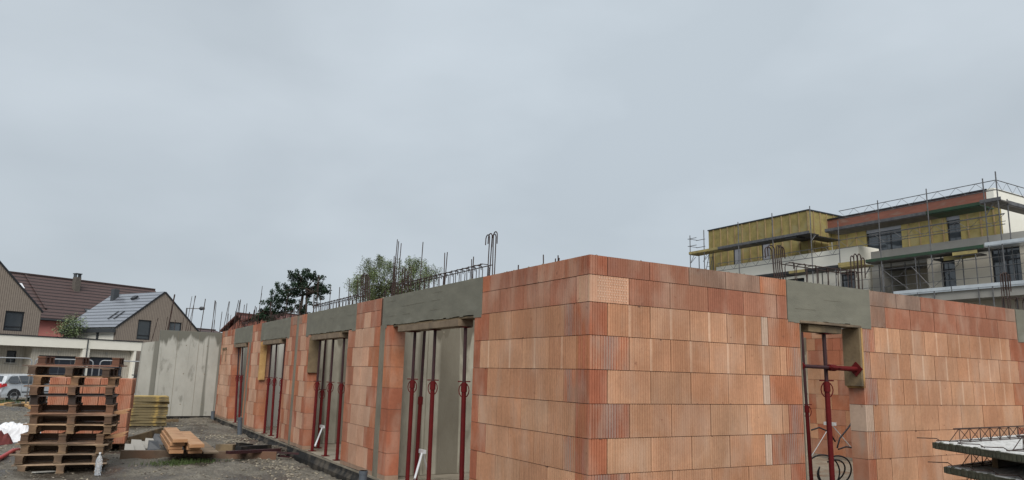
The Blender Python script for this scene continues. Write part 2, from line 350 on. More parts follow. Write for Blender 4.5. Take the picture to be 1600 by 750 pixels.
def stones():
    mb = MB(); r2 = random.Random(5)
    def lump(x, y, s, c):
        z = gz(x, y) + s * .12; a = r2.random() * 6.28; i = len(mb.v); ca, sa = math.cos(a), math.sin(a)
        for (u, v_, h) in ((1, 0, 0), (0, .8, .1), (-1, 0, 0), (0, -.8, .1), (.2, .1, .55), (-.1, 0, -.4)):
            u *= r2.uniform(.7, 1.2); v_ *= r2.uniform(.7, 1.2)
            mb.v.append((x + (u * ca - v_ * sa) * s, y + (u * sa + v_ * ca) * s, z + h * s * r2.uniform(.7, 1.3)))
        for f in ((0, 1, 4), (1, 2, 4), (2, 3, 4), (3, 0, 4), (1, 0, 5), (2, 1, 5), (3, 2, 5), (0, 3, 5)): mb.f.append(tuple(i + k for k in f)); mb.c.append(c)
    for k in range(26000):
        y = 3 + 29 * r2.random() ** 1.35; x = r2.uniform(-9, -.15)
        s = .006 + .022 * r2.random() ** 4; g = r2.uniform(.45, 1.35) * (1.6 if r2.random() < .03 else 1)
        lump(x, y, s * (1 + y * .02), (g, g * r2.uniform(.93, 1), g * r2.uniform(.82, .98)))
    for k in range(650):   # rubble heaped along the foundation
        y = 5.5 + 8 * r2.random(); x = -.75 + .22 * r2.gauss(0, 1)
        if x > -.16: continue
        g = r2.uniform(.6, 1.6); lump(x, y, r2.uniform(.012, .042), (g, g * .97, g * .9))
    tag(mb.build('gravel', M['stone']), 'loose grey stones and rubble strewn over the muddy ground', 'gravel', kind='stuff')
stones()
def grass(name, spots, label):
    mb = MB(); r2 = random.Random(9)
    for (cx, cy, sx_, sy_, n, h) in spots:
        for k in range(n):
            x = cx + r2.gauss(0, sx_); y = cy + r2.gauss(0, sy_); z = gz(x, y); a = r2.random() * 6.28; hh = h * r2.uniform(.4, 1.2); l = r2.uniform(-.5, .5) * hh
            u = Vector((math.cos(a), math.sin(a), 0)) * .006
            mb.face([Vector((x, y, z)) - u, Vector((x, y, z)) + u, Vector((x + l, y + l * .5, z + hh))])
    tag(mb.build(name, M['grass']), label, 'grass', kind='stuff')
g1 = onz(285, 728, -.15); g2 = onz(330, 712, -.13)
grass('grass', [(g1.x, g1.y, .28, .12, 700, .07), (g2.x + .1, g2.y + .2, .3, .15, 250, .06)], 'green grass tufts growing in front of the orange planks')
g3 = onz(5, 632, -.05)
grass('grass', [(g3.x - .6, 27.2, .7, .5, 1400, .16), (-2.4, 19.8, .6, .4, 260, .1)], 'dry weeds on the low rise before the silver car')

# floor slab under the new building
mb = MB(); mb.box(-.02, 12, -.02, 19.6, -.3, -.002); tag(mb.build('floor', M['slab']), kind='structure')

# ------------------------------------------------------------------ clay block masonry
LIGHT = [(.45, .238, .138), (.48, .265, .156), (.43, .222, .126), (.47, .256, .152), (.41, .208, .118), (.44, .25, .15)]
BLOOM = [(.49, .3, .205), (.46, .265, .175), (.49, .285, .19)]
DARK = [(.37, .135, .072), (.33, .115, .064), (.39, .155, .08), (.35, .125, .068)]
MID = [(.33, .14, .085), (.35, .16, .1), (.32, .13, .08)]
TOPG = [(.25, .165, .125), (.3, .125, .08), (.26, .16, .115), (.32, .13, .08)]
COURSES = [(.0, .06), (.06, .36), (.36, .66), (.66, .96), (.96, 1.255), (1.255, 1.55), (1.55, 1.85), (1.85, 2.144), (2.144, 2.39), (2.39, 2.57)]
def brick(mb, P, u0, u1, z0, z1, c, fine=True, stain=0, strip=None, depth=.2, gd=.0035):
    """one hollow clay block; P(u, d, z) gives the world point, d=0 the outer face"""
    g = .0034; a, b = u0 + g, u1 - g; z0 += .0025; z1 -= .0025; dd = rnd.gauss(0, .0012); k = rnd.uniform(.92, 1.08); c = tuple(x * k for x in c)
    ca = (*c, stain)
    if not fine:
        pts = [P(a, dd, z0), P(b, dd, z0), P(b, depth - .002, z0), P(a, depth - .002, z0)]
        tps = [P(a, dd, z1), P(b, dd, z1), P(b, depth - .002, z1), P(a, depth - .002, z1)]
        mb.hexa(pts + tps, ca)
        if strip:
            mb.face([P(strip[0], dd - .001, z0), P(strip[1], dd - .001, z0), P(strip[1], dd - .001, z1), P(strip[0], dd - .001, z1)], (c[0] * 1.2, c[1] * 1.4, c[2] * 1.6, 0))
        return
    n = max(2, round((b - a) / .0295)); p = (b - a) / n; prof = []
    cg = (c[0] * .8, c[1] * .72, c[2] * .68, stain); rib = ca if stain < .5 else (c[0] * 1.08, c[1] * 1.35, c[2] * 1.5, stain * .8)  # groove faces coloured darker to deepen the faint shade in the combing
    for i in range(n):
        s = a + i * p; j = rnd.uniform(.8, 1.2)
        prof += [(s + p * .14, 0), (s + p * .8, 0), (s + p * .88, gd * j), (s + p * 1.06, gd * j)]
    prof[0] = (a, 0); prof[-1] = (b, prof[-1][1])
    jit = [rnd.gauss(0, .035) for _ in range(n + 1)]; sc0 = rnd.uniform(.3, .6); sw = rnd.uniform(.15, .35)
    i0 = len(mb.v)
    for (s, d) in prof: mb.v.append(tuple(P(min(s, b), dd + d, z0))); mb.v.append(tuple(P(min(s, b), dd + d, z1)))
    for i in range(len(prof) - 1):
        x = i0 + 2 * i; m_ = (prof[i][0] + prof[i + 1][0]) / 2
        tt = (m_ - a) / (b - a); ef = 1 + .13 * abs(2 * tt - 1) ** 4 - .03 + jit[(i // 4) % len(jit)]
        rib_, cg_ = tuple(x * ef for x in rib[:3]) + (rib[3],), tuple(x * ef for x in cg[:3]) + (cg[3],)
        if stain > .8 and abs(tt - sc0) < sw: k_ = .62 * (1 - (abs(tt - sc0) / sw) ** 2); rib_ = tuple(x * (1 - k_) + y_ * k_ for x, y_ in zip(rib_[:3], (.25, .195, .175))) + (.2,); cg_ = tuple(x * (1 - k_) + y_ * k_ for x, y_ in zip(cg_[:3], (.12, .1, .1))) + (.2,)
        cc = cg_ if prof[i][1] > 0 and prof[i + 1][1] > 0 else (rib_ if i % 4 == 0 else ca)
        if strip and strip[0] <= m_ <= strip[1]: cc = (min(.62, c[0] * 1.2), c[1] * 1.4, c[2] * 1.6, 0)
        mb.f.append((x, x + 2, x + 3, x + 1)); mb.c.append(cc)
    for _ in range(rnd.choice((0, 0, 0, 0, 1, 1))):      # broken arris
        q_ = rnd.uniform(a, b); h_ = rnd.uniform(.004, .014); wd_ = rnd.uniform(.006, .022); up_ = rnd.random() < .6; zb_ = z1 + .001 if up_ else z0 - .001; sg = -1 if up_ else 1
        mb.face([P(q_ - wd_, dd - .0012, zb_), P(q_ + wd_, dd - .0012, zb_), P(q_ + wd_ * .4, dd - .0012, zb_ + sg * h_ * .8), P(q_ - wd_ * .3, dd - .0012, zb_ + sg * h_)], (.13, .06, .04, 0))
    B = [P(a, depth - .002, z0), P(b, depth - .002, z0), P(b, depth - .002, z1), P(a, depth - .002, z1)]
    Fp = [P(a, dd, z0), P(b, dd + gd, z0), P(b, dd + gd, z1), P(a, dd, z1)]
    mb.face([Fp[0], Fp[3], B[3], B[0]], ca); mb.face([Fp[1], B[1], B[2], Fp[2]], ca)
    mb.face([Fp[3], Fp[2], B[2], B[3]], ca); mb.face([Fp[0], B[0], B[1], Fp[1]], ca); mb.face(B, ca)
def pick(l): return rnd.choice(l)
def run(mb, P, u0, u1, zi, joints, kinds, fine=True, strips=False, gdk=1):
    z0, z1 = COURSES[zi]; j = [u0] + [x for x in joints if u0 + .03 < x < u1 - .03] + [u1]
    for i in range(len(j) - 1):
        k = kinds(i, len(j) - 1, j[i], j[i + 1])
        c = pick({'L': LIGHT, 'D': DARK, 'S': DARK, 'M': MID, 'T': TOPG, 'P': [(.5, .36, .27)], 'H': [(.5, .28, .18)], 'B': BLOOM}[k])
        st = {'S': .9, 'T': .25, 'P': .3}.get(k, 0)
        sp = None; m_ = (j[i] + j[i + 1]) / 2
        if strips and k == 'L' and j[i + 1] - j[i] > .35: sp = (m_ - .01, m_ + .022)
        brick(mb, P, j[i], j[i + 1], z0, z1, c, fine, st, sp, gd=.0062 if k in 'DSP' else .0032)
        if k == 'H':   # pressed honeycomb dots on the smooth block
            for a in range(int((j[i + 1] - j[i]) / .028)):
                for b_ in range(int((z1 - z0) / .024) - 1):
                    uu = j[i] + .02 + a * .028 + (.014 if b_ % 2 else 0); zz = z0 + .03 + b_ * .024
                    if uu > j[i + 1] - .02 or uu < .09: continue
                    s = .007; mb.face([P(uu - s, -.0015, zz), P(uu, -.0015, zz - s), P(uu + s, -.0015, zz), P(uu, -.0015, zz + s)], (.62, .44, .32, 0))
        
# --- right front wall: y = 0, x from 0 to 12
W2 = thing('block_wall', (6, 0, 0), 'right-hand wall of orange hollow clay blocks with one narrow doorway, running right from the near corner', 'block wall')
PR = lambda u, d, z: Vector((u, d, z))
mb = MB(); core = MB()
def mod(start, n=40): return [start + .5 * k for k in range(-1, n)]
def kR(zi):
    top = zi == 9; up = zi == 8
    def f(i, n, a, b):
        if zi == 9: return 'D' if (i == 0 or (i == n - 1 and b < 3)) else 'T'
        if zi == 8: return 'H' if i == 0 else 'M'
        if i == 0: return 'S' if b > .3 else 'D'
        if i >= n - 1: return 'S' if rnd.random() < .5 else 'D'
        if abs(a - 2.2) < .03 and b - a < .2: return 'P'
        return 'L'
    return f
for zi in range(10):
    odd = zi in (7, 5, 3, 1)
    if zi == 0:
        core_z = COURSES[0]; mb.box(.0, 2.8, .001, .199, -.001, .06, (.3, .24, .19, 0)); mb.box(3.85, 12, .001, .199, -.001, .06, (.3, .24, .19, 0)); continue
    end = 2.61 if zi >= 8 else 2.8
    js = mod(.2) if (odd or zi == 9) else mod(.45)
    if zi == 9: js = [.2, .7, 1.2, 1.7, 2.2]
    if zi < 8: js = [x for x in js if x < 2.3] + ([2.3] if odd else [2.47, 2.57])
    run(mb, PR, 0.0, end, zi, js, kR(zi), strips=(zi in (6, 7)))
def kR2(zi):
    def f(i, n, a, b):
        if zi == 9: return 'T' if rnd.random() < .75 else 'M'
        if zi == 8: return 'M' if rnd.random() < .85 else 'T'
        if zi in (2, 4) and i == 0: return 'P' if zi == 4 else 'D'
        if b < 4.14: return 'D' if b < 4.0 else 'S'
        if b > 7.38 and b < 7.8: return 'D'
        return 'L'
    return f
for zi in range(1, 10):
    s0 = {9: 4.072, 8: 3.85 + .49}.get(zi, 4.105 if zi % 2 else 4.355)
    u0 = 4.05 if zi >= 8 else 3.85
    js = [s0 + .503 * k for k in range(0, 16)]
    if zi < 8 and zi % 2 == 0: js = [4.0] + [4.28 + .503 * k for k in range(0, 16)]
    if zi < 8 and zi % 2: js = [x for x in js]
    u1 = 7.355 if zi >= 8 else 7.6
    run(mb, PR, u0, u1, zi, js, kR2(zi), strips=(zi in (5, 6, 7)))
    run(mb, PR, 9.2 if zi < 8 else 9.35, 12, zi, [9.2 + .5 * k for k in range(8)] , kR2(zi), fine=False)
mb.build('masonry', M['brick'], W2)
core.box(.004, 2.795, .012, .19, .0, 2.14); core.box(.004, 2.605, .012, .19, 2.14, 2.566); core.box(3.855, 7.59, .012, .19, .0, 2.14); core.box(4.06, 7.35, .012, .19, 2.14, 2.566)
core.build('mortar_core', M['joint'], W2)
def lintel(root, P, u0, u1, z0=2.15, low=()):
    mb = MB(); n = int((u1 - u0) / .09)
    for i in range(n):
        a = u0 + (u1 - u0) * i / n; b = u0 + (u1 - u0) * (i + 1) / n
        zz = z0 - (.03 if (i < 2 or i > n - 3) else 0) + rnd.uniform(-.009, .006)
        mb.hexa([P(a, -.004, zz), P(b, -.004, zz), P(b, .2, zz), P(a, .2, zz), P(a, -.004, 2.569), P(b, -.004, 2.569), P(b, .2, 2.569), P(a, .2, 2.569)])
    lt_ = mb.build('lintel', M['lintel'], root)
    mb = MB()
    for z_ in (2.27, 2.39, 2.49): 
        for k in range(int((u1 - u0) / .5)):
            if rnd.random() < .6: continue
            a = u0 + .05 + .5 * k + rnd.uniform(0, .1); b = min(u1 - .03, a + rnd.uniform(.25, .45)); zz = z_ + rnd.uniform(-.004, .004); mb.hexa([P(a, -.0062, zz), P(b, -.0062, zz + .002), P(b, -.003, zz + .002), P(a, -.003, zz), P(a, -.0062, zz + .0025), P(b, -.0062, zz + .0035), P(b, -.003, zz + .0035), P(a, -.003, zz + .0025)])
    for k in range(int((u1 - u0) * 7)): a = rnd.uniform(u0 + .05, u1 - .08); zz = rnd.uniform(2.18, 2.54); r_ = rnd.uniform(.003, .009); mb.face([P(a - r_, -.0055, zz), P(a, -.0055, zz - r_), P(a + r_, -.0055, zz), P(a, -.0055, zz + r_)])
    mb.build('board_mark', M['mortar'], lt_)
    mb = MB(); 
    for k in range(int((u1 - u0) * 30)):     # crumbs of mortar on the top edge
        a = rnd.uniform(u0, u1 - .02); r_ = rnd.uniform(.004, .014); d_ = rnd.uniform(0, .18); mb.hexa([P(a, d_, 2.567), P(a + r_ * 2, d_, 2.567), P(a + r_ * 2, d_ + r_ * 2, 2.567), P(a, d_ + r_ * 2, 2.567), P(a + r_ * .4, d_ + .002, 2.569 + r_), P(a + r_ * 1.5, d_ + .002, 2.569 + r_), P(a + r_ * 1.5, d_ + r_ * 1.5, 2.569 + r_), P(a + r_ * .4, d_ + r_ * 1.5, 2.569 + r_)])
    mb.build('mortar_crumb', M['lintel'], lt_)
lintel(W2, PR, 2.613, 4.047); lintel(W2, PR, 7.358, 9.34)

# --- left wall: x = 0, y from 0 to 19.15
W1 = thing('block_wall', (0, 9.5, 0), 'long left-hand wall of orange hollow clay blocks with four propped openings, running back from the near corner', 'block wall')
PL = lambda u, d, z: Vector((d, u, z))
mb = MB(); core = MB()
def kL(zi):
    def f(i, n, a, b):
        if zi == 9: return 'D' if b < .5 or i == n - 1 else ('T' if rnd.random() < .6 else 'M')
        if zi == 8: return 'M'
        if i == 0: return 'S' if zi in (7, 5, 3, 1) else 'L'
        if i == n - 1 and b > 1.9: return 'D'
        return 'L'
    return f
for zi in range(1, 10):
    odd = zi in (7, 5, 3, 1)
    js = [.4 + .485 * k for k in range(4)] if odd or zi == 9 else [.165 + .485 * k for k in range(5)]
    if zi < 8: js = [x for x in js if x < 2.03] + ([2.04] if not odd else [])
    run(mb, PL, .2, 2.03 if zi >= 8 else 2.2, zi, js, kL(zi), strips=zi in (6,))
    # the corner block shows its end on this face: fill 0 - .2
    z0, z1 = COURSES[zi]; c = {9: DARK[1], 8: (.5, .26, .16)}.get(zi, pick(DARK))
mb.box(.001, .199, .2, 2.2, -.001, .06, (.3, .24, .19, 0))
# corner strip of every course on the x=0 face (end of the right wall's corner block)
for zi in range(1, 10):
    odd = zi in (7, 5, 3, 1)
    z0, z1 = COURSES[zi]
    c = {9: DARK[1], 8: (.5, .27, .17)}.get(zi, DARK[zi % 4])
    n = 6; 
    for i in range(n):
        a = .004 + .196 * i / n; b = .004 + .196 * (i + .8) / n
        mb.box(-.0035, .003, a, b, z0 + .003, z1 - .003, (*(x * rnd.uniform(.95, 1.05) for x in c), .5 if odd and zi < 8 else 0))
PIERS = [(4.72, 5.02, 1, 5.02, 0), (5.25, 6.72, 0, 6.36, 0), (9.02, 9.95, 0, 9.95, 9.36), (10.17, 10.95, 0, 10.66, 0), (13.25, 14.62, 0, 14.55, 13.5), (14.86, 15.0, 1, 14.6, 0), (16.9, 19.15, 0, 19.15, 17.0)]
for (a, b, kind, topb, topa) in PIERS:
    fine = True; n_ = b - a
    for zi in range(1, 10):
        u0, u1 = a, b
        if zi >= 8:
            u0 = max(a, topa); u1 = min(b, topb) if topb > a else b
            if a == 4.72 or a == 14.86: continue
        odd = zi % 2
        if n_ < .4: js = []
        elif n_ < 1.0: js = [u0 + (.3 if odd else .18), u1 - (.2 if odd else .33)]
        elif n_ < 2: js = ([u0 + .22, u0 + .72, u0 + 1.1] if odd else [u0 + .42, u0 + .72, u0 + 1.2])
        else: js = [u0 + (.25 if odd else .5) + .48 * k for k in range(6)]
        def kk(i, n, p, q_):
            if zi == 9: return 'D' if rnd.random() < .5 else 'T'
            if zi == 8: return 'B' if 0 < i < n - 1 else 'M'
            if n == 1: return 'D'
            if i == 0 or i == n - 1: return 'D' if rnd.random() < .8 else 'M'
            return 'B'
        run(mb, PL, u0, u1, zi, js, kk, fine=fine, strips=True)
    mb.box(.001, .199, a, b, -.001, .06, (.3, .2, .14, 0))
    core.box(.012, .19, a + .004, b - .004, .0, 2.14)
core.box(.012, .19, .01, 2.195, 0, 2.14); core.box(.012, .19, .01, 2.02, 2.14, 2.566)
for (a, b) in ((5.25, 6.35), (9.37, 9.94), (10.18, 10.65), (13.51, 14.5), (17.02, 19.14)): core.box(.012, .19, a, b, 2.14, 2.566)
mb.build('masonry', M['brick'], W1); core.build('mortar_core', M['joint'], W1)
lintel(W1, PL, 2.033, 5.15); lintel(W1, PL, 6.362, 9.358); lintel(W1, PL, 10.662, 13.498); lintel(W1, PL, 14.6, 16.998)
# concrete tie columns flush in the face
for (y0, y1, top) in ((5.02, 5.25, 2.155), (9.95, 10.17, 2.56), (14.62, 14.86, 2.155)):
    mb = MB(); n = 9
    pts = []
    for i in range(n + 1):
        z = top * i / n; pts.append((y0 + rnd.uniform(-.012, .012), y1 - .05 + rnd.uniform(-.03, .0), z))
    for i in range(n):
        a, b = pts[i], pts[i + 1]
        mb.hexa([(-.006, a[0], a[2]), (-.006, a[1], a[2]), (.2, a[1], a[2]), (.2, a[0], a[2]), (-.006, b[0], b[2]), (-.006, b[1], b[2]), (.2, b[1], b[2]), (.2, b[0], b[2])])
    mb.box(.01, .2, y0 + .002, y1 - .002, 0, top - .004)
    mb.build('tie_column', M['mortar'], W1)
# bitumen damp course on the foundation edge
mb = MB(); ys = [-.06 + .35 * i for i in range(56)]; rows = []
for y in ys: rows.append([(-.012, y, .0 + rnd.uniform(-.004, .012)), (-.02, y, -.03), (-.03 + rnd.uniform(-.01, .01), y, -.08), (-.05 - rnd.uniform(0, .03), y, -.14), (-.07, y, -.34)])
mb.grid(rows); mb.box(-.014, 12, -.05, -.004, -.35, .0); mb.build('damp_course', M['bitumen'], W1)
# small niche board near the far end
mb = MB(); mb.box(-.02, .004, 18.1, 18.75, 2.0, 2.06); mb.box(-.012, .002, 18.12, 18.16, 1.65, 2.0); mb.box(-.012, .002, 18.68, 18.72, 1.65, 2.0); mb.build('niche_frame', M['wood'], W1)

def crumbs(root, P, spans):
    mb = MB()
    for (u0, u1, dens) in spans:
        for k in range(int((u1 - u0) * dens)):
            a = rnd.uniform(u0, u1 - .05); r_ = rnd.uniform(.003, .012) * (1.8 if rnd.random() < .06 else 1); d_ = rnd.uniform(-.002, .17); z_ = 2.566
            mb.hexa([P(a, d_, z_), P(a + r_ * 2.4, d_, z_), P(a + r_ * 2.4, d_ + r_ * 2, z_), P(a, d_ + r_ * 2, z_), P(a + r_ * .4, d_ + .002, z_ + .003 + r_), P(a + r_ * 1.5, d_ + .002, z_ + .003 + r_ * .8), P(a + r_ * 1.5, d_ + r_ * 1.5, z_ + .003 + r_), P(a + r_ * .4, d_ + r_ * 1.5, z_ + .003 + r_)])
    mb.build('mortar_crumb', M['mortar'], root)
crumbs(W2, PR, ((0, 2.6, 22), (4.06, 7.34, 22))); crumbs(W1, PL, ((.2, 2.02, 22), (5.26, 6.35, 26), (9.4, 9.9, 26), (10.2, 10.6, 26)))
# --- concrete cross walls
def cross_wall(y0, x0, x1, h, label, mat, th=.2, fn=None):
    t = thing('concrete_wall', ((x0 + x1) / 2, y0 + th / 2, 0), label, 'concrete wall')
    mb = MB(); mb.box(x0, x1, y0, y0 + th, 0, h)
    if fn: fn(mb)
    mb.build('wall_panel', mat, t, bevel=.006)
    m2 = MB(); x = x0 + .5
    while x < x1:   # formwork joints and tie holes
        m2.box(x - .004, x + .004, y0 - .004, y0 + .001, 0.02, h - .02); 
        for z in (.35, 1.25, 2.1): m2.tube((x + .25, y0 - .002, z), (x + .25, y0 + .001, z), .018, 8)
        x += .6
    m2.build('formwork_seam', M['mortar'], t)
    return t
CW1 = cross_wall(5.03, .205, 9.4, 2.42, 'wet streaked concrete cross wall seen through the nearest opening', M['concrete'])
CW2 = cross_wall(9.96, .205, 9.4, 2.42, 'concrete cross wall with rusty spots seen through the second opening', M['concrete'])
CW3 = cross_wall(14.63, .205, 9.4, 2.42, 'pale grey concrete cross wall seen through the third opening', M['concrete_pale'])
CW4 = cross_wall(19.16, -1.75, 9.4, 2.53, 'tall water-stained concrete end wall standing across the far end of the block wall', M['concrete_end'], fn=lambda m: None)
mb = MB(); mb.prism([(-2.26, 19.18, -.35), (-1.755, 19.18, -.35), (-1.755, 19.18, 2.2), (-2.2, 19.18, 2.13)], (0, .2, 0)); mb.build('wall_panel', M['concrete_end'], CW4)
mb = MB(); mb.box(-1.75, -.02, 19.17, 19.35, -.35, -.002); mb.build('footing', M['bitumen'], CW4)
# --- block walls inside
IW = thing('block_wall', (9.5, 9.6, 0), 'inner wall of mixed orange clay blocks seen through the narrow doorway', 'block wall')
mb = MB(); PI_ = lambda u, d, z: Vector((9.4 + d, u, z))
for zi in range(1, 10):
    z0, z1 = COURSES[zi]
    run(mb, PI_, .21, 19.15, zi, [(.3 if zi % 2 else .52) + .33 * k + .08 * math.sin(k * 2.3 + zi) for k in range(60)], lambda i, n, a, b: 'D' if rnd.random() < .35 else ('L' if rnd.random() < .7 else 'M'), fine=False)
mb.box(9.401, 9.6, .21, 19.15, 0, .06, (.2, .18, .15, 0)); mb.build('masonry', M['brick'], IW)
mb = MB(); mb.box(9.41, 9.59, .22, 19.14, .01, 2.56); mb.build('mortar_core', M['joint'], IW)

# ------------------------------------------------------------------ shuttering boards
def board(name, pts_box, mat, label, cat='board', group=None, bevel=.003):
    mb = MB(); mb.box(*pts_box); return tag(mb.build(name, mat, bevel=bevel), label, cat, group)
for (a, b, y0, y1, lab) in (
    (2.55, 4.45, 2.2, 4.72, 'long weathered head board under the lintel of the nearest opening'),
    (7.1, 8.85, 6.72, 9.02, 'grey head board under the lintel of the second opening'),
    (11.4, 13.1, 10.95, 13.25, 'pale head board under the lintel of the third opening'),
    (15.3, 16.8, 15.0, 16.9, 'short head board under the lintel of the farthest opening')):
    board('shuttering_board', (-.03, .17, a, b, 2.035, 2.115), M['wood_grey'], lab, 'board', 'head boards under the lintels')
    # soffit sheet the lintel was cast on
    board('plywood_sheet', (.005, .2, y0 + .002, y1 - .002, 2.118, 2.14), M['wood'], lab.replace('head board', 'soffit sheet').replace('long weathered ', 'dark thin ').replace('grey ', 'dark thin ').replace('pale ', 'dark thin ').replace('short ', 'dark thin '), 'plywood')
board('shuttering_board', (-.02, .19, 8.97, 9.015, 1.42, 2.1), M['wood'], 'brown side board on the left jamb of the second opening')
board('shuttering_board', (-.045, .1, 13.18, 13.245, 1.2, 2.1), M['wood_yellow'], 'light yellow knotty side board on the left jamb of the third opening')
# doorway box
board('shuttering_board', (2.8, 3.85, -.014, .21, 2.117, 2.143), M['wood_grey'], 'thin flat board under the doorway lintel')
board('shuttering_board', (2.98, 3.55, .03, .16, 2.035, 2.112), M['wood'], 'short thick head board on the doorway prop')
board('shuttering_board', (3.79, 3.82, -.02, .2, 1.46, 2.112), M['wood'], 'upright brown side board at the right jamb of the doorway')
board('wooden_batten', (3.825, 3.85, -.022, .2, 1.44, 2.114), M['wood_yellow'], 'thin pale batten behind the side board of the doorway')
mb = MB(); mb.box(2.797, 2.803, -.008, .2, 0, 2.1); tag(mb.build('edge_strip', M['mortar']), 'thin mortar-smeared strip on the left jamb of the doorway', 'edge strip')

# ------------------------------------------------------------------ steel props
def prop(p0, p1, label, zc=None, group='red steel props in the openings', ring=True, c=None):
    p0 = Vector(p0); p1 = Vector(p1); t = thing('steel_prop', p0, label, 'steel prop', group)
    d = (p1 - p0); ln = d.length; d.normalize(); fr = zc if zc else .62
    mid = p0 + d * ln * fr
    mb = MB(); mb.tube(p0, mid, .028, 10); mb.build('outer_tube', M['prop'], t, smooth=False)
    mb = MB(); mb.tube(mid, p1 - d * .006, .021, 10)
    mb.build('inner_tube', M['prop_inner'], t)
    mb = MB()
    u = d.orthogonal().normalized(); v = d.cross(u)
    mb.tube(mid - d * .11, mid - d * .01, .036, 12)
    mb.build('collar', M['prop'], t)
    if ring:
        mb = MB(); e = Vector((.72, -.69, 0)); e = (e - d * e.dot(d)).normalized()
        cpt = mid - d * .09
        pts = [cpt + e * math.cos(a) * .062 + d * math.sin(a) * .085 for a in [6.283 * k / 14 for k in range(14)]]
        mb.path(pts, .0065, 6, True); mb.tube(mid - e * .075 + d * .01, mid + e * .075 + d * .01, .008, 6); mb.build('handle_ring', M['prop'], t)
    for nm, q_ in (('base_plate', p0), ('head_plate', p1)):
        if abs(d.z) > .8: mb = MB(); mb.box(q_.x - .06, q_.x + .06, q_.y - .06, q_.y + .06, q_.z if nm == 'base_plate' else q_.z - .007, q_.z + .007 if nm == 'base_plate' else q_.z)
        else: mb = MB(); s = 1 if nm == 'base_plate' else -1; mb.obox(q_ - v * .06 - u * .06, v * .12, u * .12, d * .007 * s)
        mb.build(nm, M['prop'], t)
    return t
def prop_px(xt, yt, xb, x, label, ring=True, zc=None, zt=2.03, yb=None):
    a = onx(xt, yt, x); z0 = .002
    d = ray(xb, 700); # point of the foot: same plane, from the lower pixel
    b0 = onx(xb, 720 if yb is None else yb, x)
    y0 = a.y + (b0.y - a.y) * (a.z - z0) / max(.1, a.z - b0.z)
    y1 = a.y + (a.y - y0) * (zt - a.z) / (a.z - z0)
    return prop((x, y0, z0), (x, y1, zt), label, zc, ring=ring)
A_ = 'nearest opening'
prop_px(648, 530, 638, .09, 'left one of the front red props in the nearest opening', zc=.68)
prop_px(661, 560, 651, .32, 'red prop without a ring standing behind the two left ones in the nearest opening', ring=False, zc=.55, zt=2.1)
prop_px(679, 540, 671, .09, 'middle red prop with a round ring in the nearest opening', zc=.68)
prop_px(727, 530, 722, .09, 'right-hand red prop with a round ring in the nearest opening', zc=.68)
prop_px(500, 540, 491, .09, 'leftmost of the four red props in the second opening', yb=660)
prop_px(508, 545, 500, .35, 'red prop set back behind the others in the second opening, second from left', yb=660, zt=2.1, zc=.52)
prop_px(520, 545, 512, .09, 'third red prop from the left in the second opening', yb=660)
prop_px(537, 545, 530, .09, 'rightmost of the four red props in the second opening', yb=660)
prop_px(424, 545, 416, .09, 'leftmost of the three red props in the third opening', yb=640)
prop_px(432, 545, 426, .09, 'middle one of the three red props in the third opening', yb=640)
prop_px(445, 545, 437, .09, 'rightmost of the three red props in the third opening', yb=640)
prop_px(373, 550, 369, .09, 'left one of the two thin red props in the farthest opening', yb=630)
prop_px(379, 550, 375, .09, 'right one of the two thin red props in the farthest opening', yb=630)
# doorway: one upright, one wedged across
a = ony(1287, 520, .1); b = ony(1300, 740, .1)
prop((b.x + (b.x - a.x) * b.z / (a.z - b.z), .1, .002), (a.x, .1, 2.03), 'thick upright red prop in the middle of the doorway', .74)
a = ony(1258, 572, .04); b = ony(1342, 577, .04)
prop((3.785, .04, b.z), (2.806, .04, a.z), 'red prop wedged level across the doorway', .5)
_a = ony(1259, 600, 2.2); prop((_a.x + .03, 2.2, .002), (_a.x - .04, 2.2, 2.3), 'red prop deep inside behind the left jamb of the doorway', .5)
# yellow formwork beam behind the doorway
a = ony(1250, 535, 3.0); 
mb = MB(); mb.box(5.2, 6.45, 2.9, 2.98, 2.31, 2.45); mb.box(5.2, 6.45, 2.86, 3.02, 2.30, 2.32); mb.box(5.2, 6.45, 2.86, 3.02, 2.44, 2.46); tag(mb.build('formwork_beam', M['yellow']), 'yellow timber formwork beam seen at the top of the doorway', 'beam')
# white leaning struts in two openings
def strut(p0, p1, hx, label):
    mb = MB(); rr_ = .016 if p0[0] < 1 else .007; mb.tube(p0, p1, rr_, 8); p1 = Vector(p1); q0 = Vector(hx); mb.tube(p1, q0, rr_ * .8, 8); mb.box(p1.x - .02, p1.x + .02, p1.y - .08, p1.y + .12, p1.z - .02, p1.z + .03)
    tag(mb.build('push_pull_brace', M['alu']), label, 'brace')
a = onx(660, 706, .35); b = onx(648, 748, .12); strut(b, a, onx(668, 735, .5), 'white metal brace leaning at the foot of the props in the nearest opening')
a = onx(504, 667, .35); b = onx(492, 697, .12); strut(b, a, onx(509, 685, .6), 'white metal brace leaning at the foot of the props in the second opening')
a = Vector((6.5, 2.4, .85)); strut((7.2, 2.4, .3), a, (6.2, 2.6, .3), 'thin white trestle brace deep inside the doorway')

